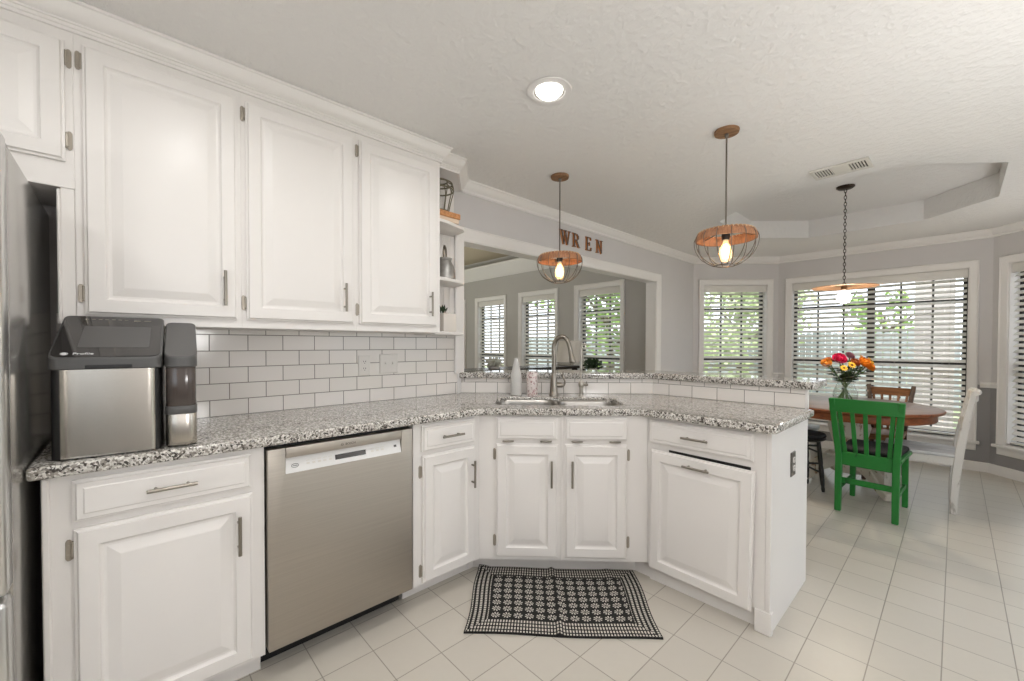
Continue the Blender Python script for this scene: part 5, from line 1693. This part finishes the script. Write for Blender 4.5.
def stool(label, loc, rz, seat_z, r_seat, r_foot, rungs, cush):
    root = empty('stool', loc, rz, label, 'stool')
    b = MB(); b.lathe([(0, seat_z - 0.03), (r_seat - 0.02, seat_z - 0.03), (r_seat, seat_z - 0.018), (r_seat, seat_z - 0.006), (r_seat - 0.012, seat_z), (0, seat_z)], (0, 0, 0), 32); b.build('seat', 'black_paint', root)
    if cush:
        b = MB(); b.lathe([(0, seat_z), (r_seat - 0.006, seat_z), (r_seat + 0.002, seat_z + 0.010), (r_seat - 0.006, seat_z + 0.026), (r_seat - 0.05, seat_z + 0.034), (0, seat_z + 0.036)], (0, 0, 0), 32); b.build('seat_cushion', 'cushion', root)
    feet = []
    zt_ = seat_z - 0.03
    for i in range(4):
        a = i * PI / 2 + PI / 4
        p0 = Vector((r_foot * math.cos(a), r_foot * math.sin(a), 0)); p1 = Vector((r_seat * 0.70 * math.cos(a), r_seat * 0.70 * math.sin(a), zt_))
        feet.append((p0, p1))
        b = MB(); b.tube([p0.lerp(p1, t) for t in (0, 0.06, 0.10, 0.16, 0.45, 0.52, 0.58, 1.0)], [0.011, 0.014, 0.012, 0.016, 0.019, 0.015, 0.018, 0.015], 12); b.build('leg', 'black_paint', root)
    for i in range(4):
        j = (i + 1) % 4
        for z in rungs[i % 2]:
            t = z / zt_
            b = MB(); b.cyl(feet[i][0].lerp(feet[i][1], t), feet[j][0].lerp(feet[j][1], t), 0.0085, seg=10); b.build('rung', 'black_paint', root)
    return root
stool('black wooden stool with dark cushion at the table, left of the green chair', (1.432, 4.60, 0), -PI / 4 - 0.06, 0.462, 0.170, 0.158, ((0.33, 0.16), (0.39, 0.24)), True)
stool('black bar stool behind the peninsula, only a foot in view', (1.452, 3.490, 0), 0.0, 0.60, 0.135, 0.262, ((0.18, 0.36), (0.24, 0.42)), False)

# ---- vase with cut flowers
VX_, VY_ = 1.660, 5.06
root = empty('glass_vase', (VX_, VY_, 0.728), 0, 'clear glass vase of cut flowers on the dining table', 'vase')
b = MB(); b.lathe([(0, 0.001), (0.084, 0.001), (0.090, 0.006), (0.093, 0.05), (0.090, 0.10), (0.072, 0.145), (0.060, 0.18), (0.062, 0.21), (0.076, 0.250), (0.073, 0.251), (0.059, 0.21), (0.057, 0.18), (0.069, 0.145), (0.087, 0.10), (0.090, 0.05), (0.086, 0.012), (0, 0.010)], (0, 0, 0), 32)
b.build('vase_body', 'clear', root)
b = MB(); b.lathe([(0, 0.012), (0.084, 0.013), (0.0885, 0.05), (0.0855, 0.10), (0.0675, 0.143), (0, 0.145)], (0, 0, 0), 28)
b.build('water', 'clear', root)
CR = Vector((math.cos(YAW), math.sin(YAW), 0))     # sideways as seen from the kitchen
CB = Vector((-math.sin(YAW), math.cos(YAW), 0))
def flower(kind, col, u, f, z, r, label):
    """u sideways, f towards the window, z height above the table"""
    head = CR * u + CB * f + Vector((0, 0, z))
    root = empty('cut_flower', (VX_, VY_, 0.728), 0, label, 'flower', 'cut flowers in the vase')
    base = Vector((-head.x * 0.6, -head.y * 0.6, 0.02)); 
    if math.hypot(base.x, base.y) > 0.065:
        k_ = 0.065 / math.hypot(base.x, base.y); base.x *= k_; base.y *= k_
    mid = Vector((head.x * 0.32, head.y * 0.32, 0.20))
    if math.hypot(mid.x, mid.y) > 0.044:
        k_ = 0.044 / math.hypot(mid.x, mid.y); mid.x *= k_; mid.y *= k_
    st = MB().tube(catmull([base, mid, head - Vector((0, 0, 0.012))], 7), 0.0046, 6).build('stem', 'stem', root)
    b = MB()
    rnd = random.Random(int(abs(u * 9000) + z * 900))
    for i in range(10):
        t = 0.45 + 0.05 * i
        p = mid.lerp(head, (t - 0.5) * 1.6)
        a = rnd.random() * 6.28
        dv = Vector((math.cos(a), math.sin(a), 0.15)); sd = dv.cross(Vector((0, 0, 1))).normalized()
        L_ = 0.075
        b.quadface([p, p + dv * L_ * 0.5 + sd * 0.014 + Vector((0, 0, 0.008)), p + dv * L_ + Vector((0, 0, -0.006)), p + dv * L_ * 0.5 - sd * 0.014 + Vector((0, 0, 0.008))])
    b.build('leaf', 'leaf', root, smooth=False)
    ax = (Vector((head.x, head.y, 0)) * 0.7 + Vector((0, 0, 0.16)) - CB * 0.17).normalized()
    tf = Matrix.Translation(head) @ ax.to_track_quat('Z', 'Y').to_matrix().to_4x4()
    b = MB()
    if kind == 'rose':
        # ball of overlapping cupped petals around a closed heart
        b.lathe([(0, -r * 0.35), (r * 0.45, -r * 0.2), (r * 0.62, r * 0.1), (r * 0.5, r * 0.42), (r * 0.22, r * 0.55), (0, r * 0.56)], (0, 0, 0), 12, tf=tf)
        for lay, (n_, th0, th1, rr) in enumerate(((6, 0.1, 0.75, 0.62), (8, 0.5, 1.15, 0.80), (10, 0.9, 1.5, 0.95), (11, 1.25, 1.85, 1.05))):
            for i in range(n_):
                a = (i + 0.5 * (lay % 2)) * 2 * PI / n_ + rnd.random() * 0.2
                c_, s_ = math.cos(a), math.sin(a)
                tv = Vector((-s_, c_, 0))
                def sp(th, k): return Vector((c_ * math.sin(th), s_ * math.sin(th), math.cos(th))) * r * k
                w_ = r * 0.36
                p0, p1, p2 = sp(th1 + 0.4, rr * 0.6), sp((th0 + th1) / 2, rr), sp(th0 + 0.15, rr * 1.12)
                b.quadface([tf @ (p0 - tv * w_ * 0.4), tf @ (p1 - tv * w_), tf @ (p2 - tv * w_ * 0.35), tf @ (p2 + tv * w_ * 0.35), tf @ (p1 + tv * w_), tf @ (p0 + tv * w_ * 0.4)])
        b.build('bloom', col, root, smooth=False)
    else:
        for lay in range(2):
            n_ = 14
            for i in range(n_):
                a = (i + 0.5 * lay) * 2 * PI / n_
                c_, s_ = math.cos(a), math.sin(a)
                tv = Vector((-s_, c_, 0))
                R_ = r * (1 - 0.18 * lay)
                p0 = Vector((c_, s_, 0)) * r * 0.2; p1 = Vector((c_, s_, 0)) * R_ * 0.7 + Vector((0, 0, 0.10 * r + 0.12 * r * lay)); p2 = Vector((c_, s_, 0)) * R_ + Vector((0, 0, 0.02 * r + 0.1 * r * lay))
                w_ = r * 0.17
                b.quadface([tf @ p0, tf @ (p1 - tv * w_), tf @ p2, tf @ (p1 + tv * w_)])
        bl = b.build('bloom', col, root, smooth=False)
        b = MB(); b.lathe([(0, 0), (r * 0.30, 0.0), (r * 0.27, r * 0.16), (0, r * 0.22)], (0, 0, 0), 14, tf=tf); b.build('flower_eye', 'flower_eye', bl)
    return root
FL = [('rose', 'p_magenta', -0.083, -0.03, 0.399, 0.050, 'large magenta bloom at the top left of the bouquet'),
      ('daisy', 'p_yellow', -0.013, -0.085, 0.345, 0.036, 'yellow daisy with brown eye low in the middle of the bouquet'),
      ('daisy', 'p_yellow', -0.079, -0.080, 0.318, 0.032, 'small yellow daisy below the magenta bloom'),
      ('rose', 'p_orange', 0.128, -0.05, 0.362, 0.052, 'large orange bloom right of the middle of the bouquet'),
      ('rose', 'p_orange', 0.182, -0.04, 0.328, 0.044, 'orange bloom low on the right of the bouquet'),
      ('daisy', 'p_yellow', 0.220, -0.01, 0.378, 0.042, 'yellow daisy at the far right of the bouquet'),
      ('daisy', 'p_amber_petal', 0.178, 0.03, 0.405, 0.038, 'amber daisy at the upper right of the bouquet'),
      ('rose', 'p_amber_petal', -0.185, -0.01, 0.360, 0.038, 'amber bloom at the far left of the bouquet'),
      ('daisy', 'p_rust', -0.140, 0.02, 0.388, 0.036, 'rust daisy between the magenta and amber blooms'),
      ('rose', 'p_mauve', 0.060, 0.03, 0.425, 0.036, 'dusky mauve bloom at the top middle of the bouquet'),
      ('rose', 'p_rust', 0.052, -0.04, 0.365, 0.038, 'rust bloom beside the large orange bloom'),
      ('daisy', 'p_mauve', 0.010, 0.05, 0.405, 0.034, 'mauve daisy right of the magenta bloom at the back')]
for a in FL: flower(*a)

# ================================================================== LIVING ROOM BEHIND THE BAR
root = empty('console_table', (-0.95, 3.42, 0), 0, 'dark console table seen over the bar ledge in the living room', 'table')
b = MB(); b.box(-0.20, 0.20, -0.85, 0.85, 0.965, 0.998, 0.004, 1); b.build('console_top', 'console', root)
for sx in (-0.16, 0.16):
    for sy in (-0.80, 0.80):
        b = MB(); b.box(sx - 0.025, sx + 0.025, sy - 0.025, sy + 0.025, 0, 0.965, 0.003, 1); b.build('leg', 'console', root)
b = MB(); b.box(-0.17, 0.17, -0.81, 0.81, 0.10, 0.13, 0.003, 1); b.build('lower_shelf', 'console', root)
root = empty('side_table', (-1.03, 4.52, 0), 0, 'dark side table under the lamp by the living-room windows', 'table')
b = MB(); b.lathe([(0, 0.66), (0.31, 0.66), (0.32, 0.67), (0.32, 0.685), (0.31, 0.69), (0, 0.69)], (0, 0, 0), 32); b.build('table_top', 'console', root)
b = MB(); b.lathe([(0, 0), (0.16, 0), (0.16, 0.02), (0.03, 0.06), (0.03, 0.62), (0.06, 0.66), (0, 0.66)], (0, 0, 0), 20); b.build('pedestal', 'console', root)
LX, LYY = -1.085, 4.50
root = empty('table_lamp', (LX, LYY, 0.69), 0, 'table lamp with pale grey drum shade behind the tall faucet', 'lamp')
b = MB(); b.lathe([(0, 0), (0.075, 0), (0.075, 0.015), (0.02, 0.03), (0.05, 0.10), (0.06, 0.17), (0.03, 0.25), (0.012, 0.29), (0, 0.29)], (0, 0, 0), 24); b.build('lamp_base', 'ceramic', root)
b = MB(); b.cyl((0, 0, 0.29), (0, 0, 0.62), 0.006); b.build('lamp_stem', 'nickel', root)
b = MB(); b.lathe([(0.178, 0.335), (0.150, 0.610), (0.147, 0.610), (0.175, 0.335)], (0, 0, 0), 40, close=True); b.build('lamp_shade', 'shade', root)
def potted(loc, label, n, r, leafm, potm, h0):
    root = empty('potted_plant', loc, 0, label, 'plant')
    b = MB(); b.lathe([(0, 0), (0.055, 0), (0.075, h0), (0.068, h0), (0.064, h0 - 0.02), (0, h0 - 0.02)], (0, 0, 0), 24); b.build('plant_pot', potm, root)
    b = MB()
    rnd = random.Random(4)
    for i in range(n):
        a, e = rnd.random() * 6.28, rnd.random() * 1.2
        d = Vector((math.cos(a) * math.cos(e), math.sin(a) * math.cos(e), math.sin(e)))
        p = Vector((0, 0, h0 - 0.01)) + d * r * rnd.random() * 0.7
        sd = d.orthogonal().normalized() * 0.022
        L_ = 0.06
        b.quadface([p, p + d * L_ * 0.5 + sd, p + d * L_, p + d * L_ * 0.5 - sd])
    b.build('plant_leaves', leafm, root, smooth=False)
    return root
potted((-0.80, 4.60, 0.69), 'small dark green plant right of the lamp in the living room', 110, 0.16, 'leaf_dark', 'pot', 0.26)
potted((-0.98, 3.10, 0.998), 'small pale flowering plant on the dark console behind the bar', 130, 0.085, 'white_petal', 'pot', 0.03)
